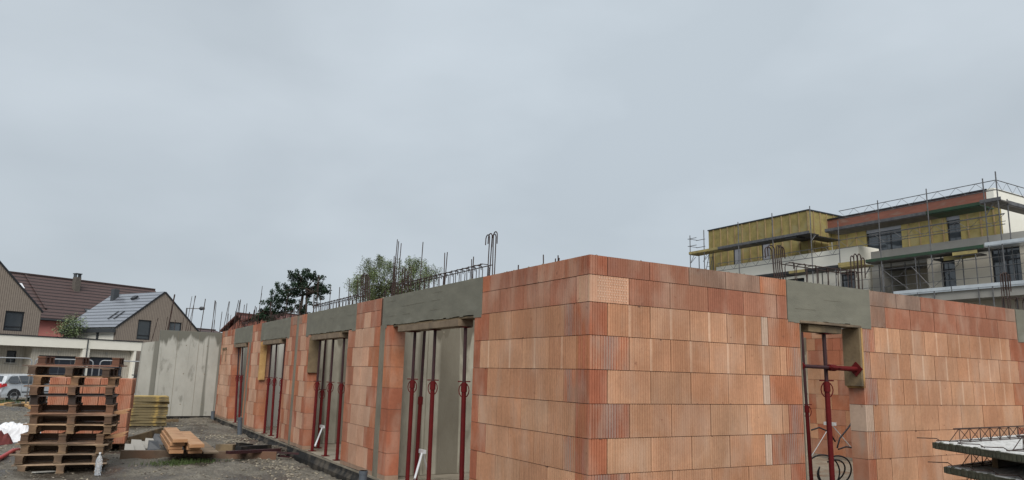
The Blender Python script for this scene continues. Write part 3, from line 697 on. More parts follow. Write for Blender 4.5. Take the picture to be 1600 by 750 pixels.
# conduits coiled inside the doorway
def coil(c, r, tilt, label, n=28, rr=.022, turns=1.0):
    mb = MB(); c = Vector(c)
    e1 = Vector((.85, -.5, 0)).normalized(); e2 = Vector((0, 0, 1)); e3 = e1.cross(e2)
    pts = []
    for k in range(int(n * turns) + 1):
        a = math.pi * 2 * k / n + 2.9; pts.append(c + e1 * math.cos(a) * r + e2 * math.sin(a) * r + e3 * (tilt * math.sin(a) + .05 * k / n))
    mb.path(pts, rr, 8); return tag(mb.build('conduit', M['conduit'], smooth=True), label, 'conduit', 'coiled conduits in the doorway')
cc = ony(1303, 722, 1.6)
for k, (dx, r, tl, lab) in enumerate(((0, .22, .1, 'outermost black conduit loop lying in the doorway'), (.04, .18, .15, 'middle black conduit loop lying in the doorway'), (-.05, .25, .05, 'widest black conduit loop at the left of the doorway coils'))):
    coil((cc.x + dx, 1.6 + .09 * k, cc.z - .12 - .02 * k), r, tl, lab, turns=.92, rr=.011)
for k, (p, lab) in enumerate(((((1305, 690), (1296, 675), (1280, 668), (1268, 672)), 'black conduit end curving up to the left above the coils'), (((1308, 700), (1312, 685), (1326, 668), (1333, 655)), 'thick black conduit end pointing up to the right'), (((1310, 702), (1322, 698), (1334, 700), (1342, 712)), 'black conduit end bending down at the right'))):
    mb = MB(); mb.path([ony(x, y, 1.7) for x, y in p], .011, 8); tag(mb.build('conduit', M['conduit'], smooth=True), lab, 'conduit', 'coiled conduits in the doorway')
mb = MB(); p = ony(1285, 742, 1.2)
for k in range(8): mb.beam((p.x + rnd.uniform(-.2, .25), 1.2 + rnd.uniform(-.15, .15), .01 + .01 * k), (p.x + rnd.uniform(-.2, .25), 1.2 + rnd.uniform(-.15, .15), .02 + .01 * k), .06, .02)
tag(mb.build('plastic_scrap', M['white_plastic']), 'heap of white plastic scraps on the floor in the doorway', 'scraps')
# black bent conduits in third opening
for k, (z0, z1) in enumerate(((.95, 1.05), (.75, .85), (.55, .7), (.3, .42))):
    mb = MB(); mb.path([(.5, 13.2, z0 - .05), (.5, 12.8, z0 + .1), (.5, 12.2, z1 + .06), (.5, 11.6, z1)], .02, 7); tag(mb.build('conduit', M['conduit'], smooth=True), ['topmost', 'second highest', 'third highest', 'lowest'][k] + ' black conduit crossing the third opening low down', 'conduit', 'conduits in the third opening')
mb = MB(); mb.path([(.45, 16.8, .8), (.45, 16.2, .88), (.45, 15.7, .9)], .02, 7); tag(mb.build('conduit', M['conduit']), 'short black conduit in the farthest opening', 'conduit')

# ------------------------------------------------------------------ reinforcement standing out of the walls
def bar_mb(p0, p1, r=.006, hook=0, hd=(0, 1, 0)):
    mb = MB(); p0 = Vector(p0); p1 = Vector(p1); pts = [p0, p1]
    if hook:
        hd = Vector(hd).normalized(); d = (p1 - p0).normalized(); rr = .045; c = p1 + hd * rr
        for k in range(1, 8): a = math.pi * k / 7; pts.append(c - hd * math.cos(a) * rr + d * math.sin(a) * rr)
        pts.append(pts[-1] - d * hook)
    mb.path(pts, r, 6); return mb
def barL(px0, px1, py1, root=W1, x=.1, r=.007, zb=2.5, **k):   # bar on the left wall: base pixel column, top pixel
    t = onx(px1, py1, x); b = onx(px0, py1 + 40, x)
    bar_mb((x, b.y, zb), t, r, **k).build('starter_bar', M['rebar'], root)
for (b, t, y) in ((616, 621, 374), (619, 623, 377), (622, 627, 380), (612, 619, 396), (657, 661, 378), (694, 695, 395), (695, 699, 394), (737, 737, 405), (738, 740, 401), (849, 849, 398), (867, 868, 404), (872, 872, 399), (870, 874, 403), (809, 810, 414), (544, 546, 436), (514, 517, 446), (614, 616, 400), (617, 618, 402), (529, 530, 463), (404, 410, 447), (402, 409, 458), (489, 491, 470), (478, 479, 468), (467, 468, 474), (459, 461, 472), (499, 501, 466)):
    barL(b, t, y, r=.0065)
for (b, t, y, hd) in ((762, 765, 372, 1), (765, 769, 370, 1), (770, 771, 369, -1), (773, 775, 371, 1)): barL(b, t, y, r=.0068, hook=.07 if b < 766 else .1, hd=(0, hd, 0))
for (b, t, y) in ((563, 565, 434), (567, 568, 432), (571, 572, 433), (575, 574, 437)): barL(b, t, y, r=.009, hook=.35, hd=(0, -1, 0))
for (b, t, y) in ((628, 629, 423), (638, 639, 422), (633, 633, 425)): barL(b, t, y, r=.008, hook=.3, hd=(0, -1, 0), x=.6)
def cage(root, P, u0, u1, n, h=.16, jit=.01):
    mb = MB()
    for d in (.04, .16): mb.tube(P(u0, d, 2.57 + h), P(u1, d, 2.57 + h + rnd.uniform(-.01, .01)), .006, 6)
    mb.build('rebar_cage', M['rebar'], root); 
    for i in range(n):
        u = u0 + (u1 - u0) * (i + .5) / n; m2 = MB(); j = rnd.uniform(-jit, jit)
        m2.path([P(u, .04, 2.5), P(u + j, .035, 2.57 + h * .9), P(u + j, .05, 2.57 + h + .012), P(u + j, .15, 2.57 + h + .012), P(u + j, .165, 2.57 + h * .85), P(u, .16, 2.5)], .005, 5)
        m2.path([P(u + j, .05, 2.57 + h + .01), P(u + j + .05, .09, 2.57 + h - .05)], .005, 5)
        m2.build('stirrup', M['rebar'], root)
cage(W1, PL, 2.12, 4.75, 17); cage(W1, PL, 6.45, 9.2, 15, .15); cage(W1, PL, 10.8, 13.3, 11, .14); cage(W1, PL, 14.8, 16.8, 7, .14)
cage(W2, PR, 2.72, 4.0, 7, .2); cage(W2, PR, 7.45, 9.2, 9, .18)
def barR(px0, px1, py1, r=.009, y=.1, **k):
    t = ony(px1, py1, y); b = ony(px0, py1 + 40, y); bar_mb((b.x, y, 2.5), t, r, **k).build('starter_bar', M['rebar'], W2)
for (b, t, y, s, yy) in ((1211, 1206, 393, -1, .1), (1214, 1210, 390, -1, .1), (1217, 1213, 389, 1, .1), (1220, 1216, 389, 1, .11), (1224, 1219, 391, 1, .09)): barR(b, t, y, y=yy, hook=.08, hd=(s, .2, 0), r=.0065)
for (b, t, y, s) in ((1331, 1329, 405, 1), (1336, 1334, 402, 1), (1342, 1340, 402, 1), (1347, 1346, 408, 1)): barR(b, t, y, hook=.2, hd=(s, .2, 0), r=.007)
for (b, t, y, s) in ((1566, 1563, 432, 1), (1569, 1567, 430, 1), (1574, 1571, 430, 1), (1578, 1575, 433, 1)): barR(b, t, y, hook=.2, hd=(s, .2, 0), r=.007)
# bars along the far cross wall
for (b, t, y, r) in ((262, 273, 460, .022), (297, 305, 462, .009), (290, 300, 463, .008), (293, 306, 462, .008), (313, 321, 467, .013), (330, 337, 470, .01), (331, 336, 469, .01), (343, 347, 487, .01), (348, 358, 471, .01), (352, 359, 471, .008), (334, 335, 500, .008), (355, 357, 490, .008), (356, 361, 492, .008), (258, 262, 495, .009), (238, 247, 497, .011), (334, 338, 472, .008), (272, 274, 500, .009), (284, 287, 496, .009)):
    p = ony(t, y, 19.26); q_ = ony(b, 517, 19.26); zb = 2.12 if q_.x < -1.76 else 2.5
    bar_mb((q_.x, 19.26, zb), p, r).build('starter_bar', M['rebar'], CW4)
for (b, t, y, hk) in ((362, 373, 469, 0), (366, 375, 470, 0), (370, 376, 468, 0), (381, 386, 474, 0), (378, 382, 476, 0), (395, 399, 478, 0), (397, 401, 480, 0), (365, 369, 488, .25), (371, 377, 492, .25), (386, 390, 490, .25), (392, 398, 486, .25)):
    p = onx(t, y, .1); q_ = onx(b, 515, .1); bar_mb((.1, q_.y, 2.45), (.1, p.y, p.z), .009, hook=hk).build('starter_bar', M['rebar'], W1)
# bars on hidden inner walls
for (cw, yy, n, x0, x1) in ((CW3, 14.73, 9, .4, 3.5), (CW2, 10.06, 8, .4, 3.5)):
    for k in range(n):
        x = x0 + (x1 - x0) * k / (n - 1) + rnd.uniform(-.1, .1); h = rnd.uniform(.35, .8) + .35
        bar_mb((x, yy, 2.4), (x + rnd.uniform(-.04, .04), yy, 2.4 + h), .008, hook=.3 if k % 3 == 0 else 0).build('starter_bar', M['rebar'], cw)

# ------------------------------------------------------------------ drain pipe stubs
for (px, py, top, x, y, lab) in ((638, 0, .14, -.3, 4.75, 'nearest grey plastic pipe stub beside the second block pier'), (0, 0, .3, -.27, 13.6, 'leaning grey plastic pipe stub in front of the third opening'), (0, 0, .17, -.12, 18.7, 'farthest grey plastic pipe stub at the foot of the concrete wall')):
    mb = MB(); lean = .03 if y == 13.6 else 0; b = Vector((x, y, gz(x, y) - .1)); t = Vector((x - lean, y, top))
    r0 = .055; mb.path([b, t, t, b + Vector((0, 0, .1))], 0, 16, rads=[r0, r0, r0 - .005, r0 - .005]); mb.path([t - Vector((0, 0, .05)), t], r0 + .004, 16)
    tag(mb.build('drain_pipe', M['pvc'], smooth=False), lab, 'pipe', 'grey pipe stubs along the wall')

# ------------------------------------------------------------------ stack of pallets
def make_pallet(shade_gaps=False):
    t = thing('pallet', (0, 0, 0), 'pallet', 'pallet', 'pallets in the tall stack')
    for k in range(5):
        y = -.4 + k * (.8 - .12) / 4; mb = MB(); wd = .12 if k in (0, 2, 4) else .09; e = [.03, -.01, .0, .02, -.02][k]
        g = [1.15, .9, 1, .8, 1.1][k]
        mb.box(-.585 - e * 1.6, .585 + e * 1.2, y, y + wd, .124, .142, (g * 1.15, g * 1.15, g * 1.15)); mb.build('deck_board', M['pallet'], t, bevel=.002)
    for i, x in enumerate((-.56, -.06, .45)):
        mb = MB(); mb.box(x, x + .12, -.4, .4, .103, .1215, (.7, .66, .6)); mb.build('cross_board', M['pallet'], t, bevel=.002)
        for j, y in enumerate((-.4, -.07, .26)):
            g = [.55, .75, .45][(i + j) % 3]; mb = MB(); mb.box(x + .01, x + .11, y + .004 * i, y + .13, .0205, .1025, (g, g * .92, g * .85)); mb.build('block', M['pallet'], t, bevel=.003)
        mb = MB(); mb.box(x + .005, x + .115, -.4, .4, 0, .02, (.75, .72, .66)); mb.build('bottom_board', M['pallet'], t, bevel=.002)
    if shade_gaps: mb = MB(); mb.box(-.57, .57, -.03, .0, .021, .102, (.3, .27, .24)); mb.build('gap_shade_board', M['pallet'], t)  # dark board added inside so the see-through gaps look shaded
    return t
pal0 = make_pallet(True); palB = make_pallet()
PX = [(42, 738, 195, 735)]
base = onz(118, 738, -.16); pb = Vector((base.x - .165, base.y + .4, 0))
n_p = 12; ga = R(-8)
PLAB = ['bottom pallet of the tall stack, its feet on the gravel behind the water bottle', 'second pallet from the bottom of the tall stack', 'third pallet from the bottom of the tall stack', 'fourth pallet from the bottom of the tall stack', 'fifth pallet from the bottom, light boards, where the stack narrows',
        'sixth pallet from the bottom of the tall stack', 'seventh pallet from the bottom of the tall stack', 'dark blackened pallet above the middle of the tall stack', 'fourth pallet from the top of the tall stack', 'third pallet from the top of the tall stack', 'second pallet from the top of the tall stack', 'topmost reddish pallet of the tall stack, blocks standing up']
cx = [0, -.06, .03, .0, .09, .1, .07, .05, .02, .06, .0, .09]
z = -.175
for k in range(n_p):
    o = pal0 if k == 0 else (dup(pal0) if k < 7 else (palB if k == 7 else dup(palB)))
    o['label'] = PLAB[k]
    flip = (k == n_p - 1) or (k in (3, 6))
    o.location = (pb.x + cx[k] - .002 * k, pb.y + rnd.uniform(-.03, .03), z + (.144 if flip else 0)); o.rotation_euler = (math.pi + R(.3) if flip else R(rnd.uniform(-.3, .3)), R(rnd.uniform(-.8, .8)), ga + R(rnd.uniform(-4, 4)))
    z += .1465
bpy.context.view_layer.update()
# per-pallet wood tint through material copies of the board colour
tints = [(.33, .23, .15), (.26, .18, .12), (.35, .24, .15), (.26, .16, .1), (.38, .25, .15), (.26, .16, .1), (.32, .17, .1), (.08, .055, .045), (.27, .16, .1), (.37, .22, .12), (.17, .11, .075), (.26, .12, .075)]
pals = sorted([o for o in bpy.data.objects if o.name.startswith('pallet') and o.parent is None and o.type == 'EMPTY'], key=lambda o: PLAB.index(o['label']))
for o, tcol in zip(pals, tints):
    m = pm('pallet_wood', tcol, tuple(c * .5 for c in tcol), 7, .75, .4, 45, c3=tuple(c * .35 + .015 for c in tcol), s3=4, attr=True, stretch=(.5, 1, 1))
    for ch in KIDS(o):
        k = rnd.random()
        ch.material_slots[0].link = 'OBJECT'; ch.material_slots[0].material = m
# split broken board ends hanging on the right of the stack
for k, (dz, lab) in enumerate(((.5, 'splintered pale board end sticking out low on the right side of the pallet stack'), (.86, 'splintered brown board end jutting from the middle of the pallet stack'))):
    mb = MB(); p = Vector((pb.x + .56, pb.y - .36, -.175 + dz)); n_ = 7
    mb.prism([p + Vector((-.1, 0, 0)), p + Vector((.17, 0, .02)), p + Vector((.25, 0, .05)), p + Vector((.19, 0, .055)), p + Vector((.27, 0, .11)), p + Vector((.12, 0, .075)), p + Vector((-.1, 0, .03))], (0, .1, 0))
    tag(mb.build('broken_board', M['orange_wood']), lab, 'board')

# ------------------------------------------------------------------ pack of new clay blocks behind the pallets
c0 = onz(192, 706, -.15); bp0 = Vector((c0.x, c0.y, gz(c0.x, c0.y)))
ang = R(28); ux = Vector((math.cos(ang), -math.sin(ang), 0)); ux = Vector((1, -.12, 0)).normalized(); uy = Vector((.12, 1, 0)).normalized()
tmpl = None
pos_names = {}
for lv in range(4):
    for i in range(5):
        for j in range(2):
            mb = MB()
            if tmpl is None:
                P = lambda u, d, z: Vector((u, d, z))
                COL = (.42, .17, .1)
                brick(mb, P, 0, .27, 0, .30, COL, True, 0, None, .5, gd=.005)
                # combed side face as well
                n = 17
                for s in range(n):
                    a = .01 + .48 * s / n; mb.box(.2695, .273, a, a + .02, .006, .294, (.46, .2, .12, 0))
                tmpl = mb.build('clay_block', M['brick']); me = tmpl.data; tmpl.location = (0, 0, 0); o = tmpl
                xs = [v.co.x for v in me.vertices]; 
            else:
                o = tmpl.copy(); col.objects.link(o)
            tag(o, 'orange clay block in the pack standing behind the tall pallet stack', 'clay block', 'clay blocks packed behind the pallets')
            jx = rnd.uniform(-.006, .006)
            o.location = bp0 + ux * (-.14 - .278 * i + jx + (.03 if lv > 1 else 0)) + uy * (.26 + .51 * j + rnd.uniform(-.005, .005)) + Vector((0, 0, .15 + .303 * lv)); o.rotation_euler = (0, 0, math.atan2(ux.y, ux.x) + R(rnd.uniform(-1, 1)))

bpk = dup(pal0, label='pallet carrying the pack of orange clay blocks', group='pallets under goods'); bpk.location = bp0 + ux * -.55 + uy * .6 + Vector((0, 0, .0)); bpk.rotation_euler = (0, 0, math.atan2(ux.y, ux.x) + math.pi / 2 * 0)
# ------------------------------------------------------------------ yellow formwork panels
def panel_stack(px, py, n, w_, d_, ang, labs, grp, zg=None, step=.068):
    p = onz(px, py, -.1); z = gz(p.x, p.y) + .02; first = None
    for k in range(n):
        if first is None:
            first = thing('formwork_panel', (0, 0, 0), labs(k), 'formwork panel', grp)
            mb = MB(); mb.box(-w_ / 2 + .031, w_ / 2 - .031, .031, d_ - .031, .045, .0615); mb.build('plywood', M['formply'], first)
            mb = MB()
            mb.box(-w_ / 2, w_ / 2, 0, .03, 0, .06); mb.box(-w_ / 2, w_ / 2, d_ - .03, d_, 0, .06)
            mb.box(-.015, .015, .031, d_ - .031, 0, .0445)
            for x in (-w_ / 2, w_ / 2 - .03): mb.box(x, x + .03, .031, d_ - .031, 0, .06)
            mb.build('edge_frame', M['formedge'], first); o = first
        else: o = dup(first, label=labs(k))
        o.location = (p.x + rnd.uniform(-.03, .03), p.y + rnd.uniform(-.02, .03), z + step * k); o.rotation_euler = (0, 0, R(ang + rnd.uniform(-4, 4)))
    return p, z + step * n
ordn = ['lowest', 'second lowest', 'third', 'fourth', 'fifth', 'sixth', 'seventh', 'eighth', 'ninth', 'tenth', 'eleventh', 'topmost']
pA, zA = panel_stack(226, 668, 11, 1.0, .75, -2, lambda k: ('bright yellow topmost panel' if k == 10 else ordn[k] + ' panel from the ground') + ' in the right-hand yellow stack', 'right-hand stack of yellow formwork panels')
pB, zB = panel_stack(193, 662, 9, .9, .75, 8, lambda k: ('topmost panel' if k == 8 else ordn[k] + ' panel from the ground') + ' in the left-hand yellow stack beside the clay blocks', 'left-hand stack of yellow formwork panels')
mb = MB(); p = onz(258, 660, -.1); mb.box(p.x - .05, p.x + .35, p.y, p.y + .12, gz(p.x, p.y) - .01, gz(p.x, p.y) + .09); tag(mb.build('timber_block', M['wood']), 'small dark timber block lying right of the yellow panels', 'timber')

# ------------------------------------------------------------------ long beam, planks and debris
a = onz(187, 721, -.17); b = onz(455, 723, -.17); b = Vector((b.x, b.y, a.z))
a.z = gz(a.x, a.y) - .01; b.z = gz(b.x, b.y) - .01
b = onz(431, 722, -.2); b.z = gz(b.x, b.y) - .01
mb = MB(); mb.beam(a + Vector((0, 0, .075)), b + Vector((0, 0, .075)), .08, .15); tag(mb.build('long_beam', M['beam'], bevel=.006), 'long weathered timber beam lying on the ground under the orange planks', 'beam')
a2 = onz(197, 697, -.12); b2 = onz(252, 688, -.12); a2.z = gz(a2.x, a2.y) - .02; b2.z = gz(b2.x, b2.y) + .03
mb = MB(); mb.beam(a2 + Vector((0, 0, .08)), b2 + Vector((0, 0, .1)), .05, .16); tag(mb.build('long_beam', M['wood'], bevel=.004), 'short sloping timber beam behind the broken slates', 'beam')
# planks: run away from the camera to the left
zt = .19
fl, bl, fr_, br = onz(268, 695, zt), onz(253, 673, zt), onz(324, 703, zt - .04), onz(297, 678, zt - .04)
dirp = (bl - fl); dirp.z = 0; PLN = min(2.6, dirp.length); dirp.normalize(); sp = Vector((dirp.y, -dirp.x, 0))
if sp.x < 0: sp = -sp
f0 = Vector((fl.x, fl.y, 0))
def plank(o_, ln, wd, z, mat, lab, tilt=0, th=.055, rot=0):
    d = (dirp * math.cos(rot) + sp * math.sin(rot)); s_ = Vector((d.y, -d.x, 0))
    if s_.dot(sp) < 0: s_ = -s_
    mb = MB(); mb.obox(Vector((o_.x, o_.y, z)), s_ * wd, d * ln + Vector((0, 0, tilt)), (0, 0, th)); tag(mb.build('plank', mat, bevel=.003), lab, 'plank', 'pile of planks on the beam')
bz = gz(f0.x, f0.y) + .15
for (s_, d_, ln, wd, dz, lab) in ((-.02, .08, PLN, .22, 0, 'lowest left plank of the orange pile, resting on the long beam'), (.27, .03, PLN * .8, .22, 0, 'lowest right plank of the orange pile, resting on the long beam'),
    (-.04, .12, PLN, .22, .062, 'second plank up on the left of the orange pile'), (.24, .0, PLN * .9, .22, .062, 'second plank up on the right of the orange pile'), (-.02, .1, PLN, .23, .124, 'third plank up on the left of the orange pile'),
    (.25, -.3, PLN + .1, .23, .126, 'topmost right plank of the orange pile, reaching nearest the camera'), (.01, .0, PLN, .23, .186, 'topmost left plank of the orange pile, its face bright and wet')):
    plank(f0 + sp * s_ + dirp * d_, ln, wd, bz + dz, M['orange_wood'], lab)
o_ = f0 + sp * .5 + dirp * (-.1)
plank(o_, PLN * .85, .24, bz + .005, M['wood_grey'], 'wide grey board leaning on the right of the orange planks', tilt=-.02, th=.025)
# broken slates left of the planks
for k, (px, py, s, lab) in enumerate(((202, 703, .17, 'grey broken slate leaning behind the long beam, leftmost'), (215, 702, .25, 'pale rectangular broken slate behind the long beam'), (226, 700, .16, 'thin sloping slate shard between the pale slates'), (234, 700, .22, 'pointed pale slate shard beside the dark slate'), (246, 696, .26, 'large blue grey slate leaning on the planks'), (240, 703, .22, 'dark slate lying deep in the debris by the planks'))):
    p = onz(px, py, -.1); r2 = random.Random(k); z0 = gz(p.x, p.y)
    pts = [Vector((p.x - s * .5, p.y, z0)), Vector((p.x + s * .55, p.y - .05, z0 + .01)), Vector((p.x + s * r2.uniform(.2, .4), p.y + .12, z0 + s * .75)), Vector((p.x - s * r2.uniform(.2, .5), p.y + .14, z0 + s * .8))]
    mb = MB(); mb.prism(pts, (0, .012, .008)); tag(mb.build('broken_slate', M['shade_grey'] if k not in (4, 5) else M['slate']), lab, 'slate', 'broken slates by the planks')
# dark boards right of the planks
for k, (x0, y0, x1, y1, w_, lab) in enumerate(((350, 704, 366, 702, .3, 'brown board piece at the left end of the dark scrap pile'), (356, 710, 436, 706, .1, 'long dark board across the dark scrap pile'), (371, 697, 393, 699, .07, 'short black block on top of the dark scrap pile'), (385, 707, 467, 712, .06, 'thin black batten pointing right from the dark scrap pile'), (372, 705, 420, 702, .12, 'black bent sheet strip in the dark scrap pile'), (436, 716, 455, 719, .1, 'small dark wedge at the right end of the scrap pile'))):
    zz_ = [.02, .03, .09, .0, .05, -.14][k]; a = onz(x0, y0 - 3, zz_); b = onz(x1, y1 - 3, zz_ - .05)
    mb = MB(); mb.beam(a, b, w_, [.14, .05, .06, .03, .1, .06][k]); tag(mb.build('scrap_board', M['wood'] if k == 0 else (M['bitumen'] if k % 2 == 0 else M['prop_inner'])), lab, 'board', 'dark scrap boards')
for k, (x0, y0, x1, y1, lab) in enumerate(((1, 634, 18, 632, 'pale yellowish board lying in the weeds in front of the car'), (14, 636, 45, 634, 'brown board lying on the rise in front of the car'), (38, 632, 50, 639, 'pale board lying slantwise by the rise left of the pallets'))):
    a = onz(x0, y0, -.03); b = onz(x1, y1, -.03); a.z = gz(a.x, a.y) + .04; b.z = gz(b.x, b.y) + .04; mb = MB(); mb.beam(a, b, .2, .08); tag(mb.build('scrap_board', M['wood_yellow'] if k != 1 else M['wood']), lab, 'board')
# what the scrap lies on: a low heap of mud and broken board
mb = MB(); r2 = random.Random(8)
for k in range(60):
    q_ = onz(r2.uniform(352, 438), r2.uniform(699, 705), -.08); s_ = r2.uniform(.05, .16); h_ = r2.uniform(.04, .13)
    mb.obox(Vector((q_.x, q_.y, gz(q_.x, q_.y) - .02)), (s_, r2.uniform(-.05, .05), 0), (r2.uniform(-.04, .04), s_ * .8, 0), (r2.uniform(-.03, .03), 0, h_))
tag(mb.build('rubble', M['gravel']), 'low heap of muddy rubble under the dark scrap boards', 'rubble', kind='stuff')
# flat pale strip at the foot of the pallets
a = onz(52, 743, -.17); b = onz(85, 739, -.17); mb = MB(); a.z = gz(a.x, a.y) + .012; b.z = gz(b.x, b.y) + .012; mb.beam(a, b, .09, .012); tag(mb.build('metal_strip', M['shade_grey']), 'flat pale grey strip on the gravel at the foot of the pallets', 'strip')

# white plastic sheet, red rubble bag, hose, bottle
p = onz(20, 694, -.13)
mb = MB(); rows = []; r2 = random.Random(11)
for j in range(26):
    row = []
    for i in range(34):
        u, v = i / 33, j / 25; x = p.x - 1.0 + 1.55 * u + .05 * math.sin(v * 9); y = p.y - .2 + 1.0 * v
        e = min(u, 1 - u, v, 1 - v) * 4; e = min(1, max(0, e))
        h = e * (.1 + .11 * abs(math.sin(u * 9 + v * 4)) + .1 * abs(math.sin(v * 11 - u * 7)) + .09 * u * abs(math.sin(u * 23 + v * 17))) + r2.uniform(0, .02)
        row.append((x + r2.uniform(-.01, .01), y, gz(x, y) + h))
    rows.append(row)
mb.grid(rows); tag(mb.build('plastic_sheet', M['white_plastic']), 'crumpled white plastic sheet heaped on the ground left of the pallets', 'plastic sheet')
mb = MB(); q0 = onz(4, 697, -.13)
rows = []
for j in range(10):
    row = []
    for i in range(12):
        u, v = i / 11, j / 9; x = q0.x - .45 + .62 * u; y = q0.y - .3 + .3 * v; e = min(1, min(u, 1 - u, v * 1.2, 1 - v) * 5)
        row.append((x, y, gz(x, y) + max(0, e) * (.2 + .05 * math.sin(i * 2.1) + .03 * math.sin(j * 3)) + .01))
    rows.append(row)
mb.grid(rows); tag(mb.build('rubble_sack', M['tarp_red'], bevel=0), 'dark red sack lying on the white plastic sheet at the picture edge', 'sack')
mb = MB(); pts = [onz(x, y, -.12) for x, y in ((-40, 738), (-12, 727), (4, 721), (18, 715), (27, 712))]
for q_ in pts: q_.z = gz(q_.x, q_.y) + .045
mb.path(pts, .035, 10); tag(mb.build('hose', M['red_plastic'], smooth=True), 'bright red hose lying on the gravel left of the pallets', 'hose')
bt = onz(152, 745, -.18); bt.z = gz(bt.x, bt.y) + .012
t = thing('water_bottle', bt, 'empty clear plastic water bottle standing on the gravel before the pallets', 'bottle')
mb = MB(); mb.lathe([(.0, .004), (.04, .0), (.046, .02), (.044, .05), (.047, .07), (.044, .09), (.047, .11), (.044, .13), (.047, .16), (.047, .21), (.041, .24), (.022, .285), (.0135, .295), (.0135, .318)], bt, 20); mb.build('bottle_body', M['clear'], t, smooth=True)
mb = MB(); mb.lathe([(.0, .335), (.016, .335), (.016, .312), (.0137, .312)], bt, 14); mb.build('cap', M['white_plastic'], t)

# ------------------------------------------------------------------ precast slabs near the right edge
A_ = onz(1457, 691, 1.0); Bv = (onz(1600, 712, 1.0) - A_); Cv = (onz(1600, 679, 1.0) - A_); Bv.z = Cv.z = 0; Bv.normalize(); Cv.normalize()
Cn = (Cv - Bv * Cv.dot(Bv)).normalized()
def precast():
    t = thing('precast_slab', A_, 'x', 'concrete slab', 'precast slabs stacked on the right')
    o = Vector(A_); mb = MB()
    LB, LC = 2.6, 2.4; n = 26
    # plan: corner at A_, edges along Bv and Cv
    top = []; 
    D2 = Cv.normalized()
    P00 = o; P10 = o + Bv * LB; P11 = o + Bv * LB + D2 * LC; P01 = o + D2 * LC
    dn = Vector((0, 0, -.055))
    mb.hexa([P00 + dn + Bv * .015 + D2 * .015, P10 + dn, P11 + dn, P01 + dn, P00, P10, P11, P01]); 
    r2 = random.Random(4)
    for k in range(60):   # ragged laitance along the edge
        q = P00.lerp(P10, k / 60); mb.obox(q + Vector((0, 0, -.052 + r2.uniform(0, .01))) - Bv.cross(Vector((0, 0, 1))) * r2.uniform(-.004, .006), Bv * .03, Cn * .02, (0, 0, .045 + r2.uniform(0, .01)))
    mb.build('slab', M['slab_green'], t)
    mb = MB(); mb.prism([q + Vector((0, 0, .001)) for q in (P00 + Bv * .02 + D2 * .02, P10, P11, P01)], (0, 0, .004)); mb.build('slab_top', M['slab_top'], t)
    for k in range(3):
        s = o + Bv * (.16 + .75 * k) + D2 * .22; d = (D2 * .93 + Bv * .07).normalized(); ln = 2.1; h = .12; sd_ = d.cross(Vector((0, 0, 1)))
        mb = MB(); mb.tube(s + Vector((0, 0, h)), s + d * ln + Vector((0, 0, h)), .006, 6)
        for e in (-1, 1):
            mb.tube(s + sd_ * .045 * e + Vector((0, 0, .012)), s + d * ln + sd_ * .045 * e + Vector((0, 0, .012)), .004, 5)
            pts = []; q = 0
            while q < ln: pts += [s + sd_ * .045 * e + d * q + Vector((0, 0, .004)), s + d * (q + .1) + Vector((0, 0, h))]; q += .2
            mb.path(pts, .0035, 5)
        mb.build('lattice_girder', M['rebar'], t)
    for k in range(9):
        s = o + Bv * (.02 + .27 * k) + D2 * .06 + Vector((0, 0, .012)); mb = MB()
        mb.path([s - Cn * .16 + Bv * -.03 + Vector((0, 0, .02)), s + Vector((0, 0, .02)), s + Bv * .06 - Cn * .0 + Vector((0, 0, .0))], .004, 5); mb.build('edge_bar', M['rebar'], t)
    return t
SL = ['topmost precast concrete slab with lattice girders and rough white top', 'second precast concrete slab under the topmost, in deep shade', 'third precast concrete slab from the top, at the bottom picture edge', 'fourth precast slab from the top in the stack at the right', 'fifth precast slab from the top in the stack at the right', 'lowest precast slab of the stack at the right']
ps0 = precast(); ps0['label'] = SL[0]
for k in range(1, 6):
    o = dup(ps0, label=SL[k]); off = [0, .13, .1, .2, .15, .1][k]
    o.location = A_ + Bv * off + Vector((0, 0, -.19 * k)); 
for k in range(6):
    for j in range(3):
        if k and j == 0: pass
        q = A_ + Bv * (.45 + .8 * j) + Cv * .5; mb = MB(); zt_ = 1.0 - .19 * k - .055
        mb.obox(Vector((q.x, q.y, zt_ - .13)), Bv * .07, Cv * 1.4, (0, 0, .129)); tag(mb.build('timber_spacer', M['wood']), 'timber spacer between the stacked precast slabs at the right', 'spacer', 'spacers between the precast slabs')

# ------------------------------------------------------------------ houses on the left
d1 = ray(1495, 604); d1.z = 0; d1.normalize(); TH = math.atan2(d1.y, d1.x); KS = 52 / 48
P0 = ond(110, 568, 52); HZ = -.62
def Hroot(name, label, cat, s, d, z=HZ):
    n = Vector((-d1.y, d1.x, 0)); p = P0 + d1 * s + n * d; return thing(name, (p.x, p.y, z), label, cat, rz=TH)
def wallgrid(mb, u0, u1, z0, z1, th, holes, P):
    """solid wall with rectangular openings cut through; P(u, d, z)"""
    us = sorted({u0, u1, *[h[0] for h in holes], *[h[1] for h in holes]}); zs = sorted({z0, z1, *[h[2] for h in holes], *[h[3] for h in holes]})
    us = [u for u in us if u0 <= u <= u1]; zs = [z for z in zs if z0 <= z <= z1]
    for i in range(len(us) - 1):
        for j in range(len(zs) - 1):
            um, zm = (us[i] + us[i + 1]) / 2, (zs[j] + zs[j + 1]) / 2
            if any(h[0] < um < h[1] and h[2] < zm < h[3] for h in holes): continue
            mb.hexa([P(us[i], 0, zs[j]), P(us[i + 1], 0, zs[j]), P(us[i + 1], th, zs[j]), P(us[i], th, zs[j]), P(us[i], 0, zs[j + 1]), P(us[i + 1], 0, zs[j + 1]), P(us[i + 1], th, zs[j + 1]), P(us[i], th, zs[j + 1])])
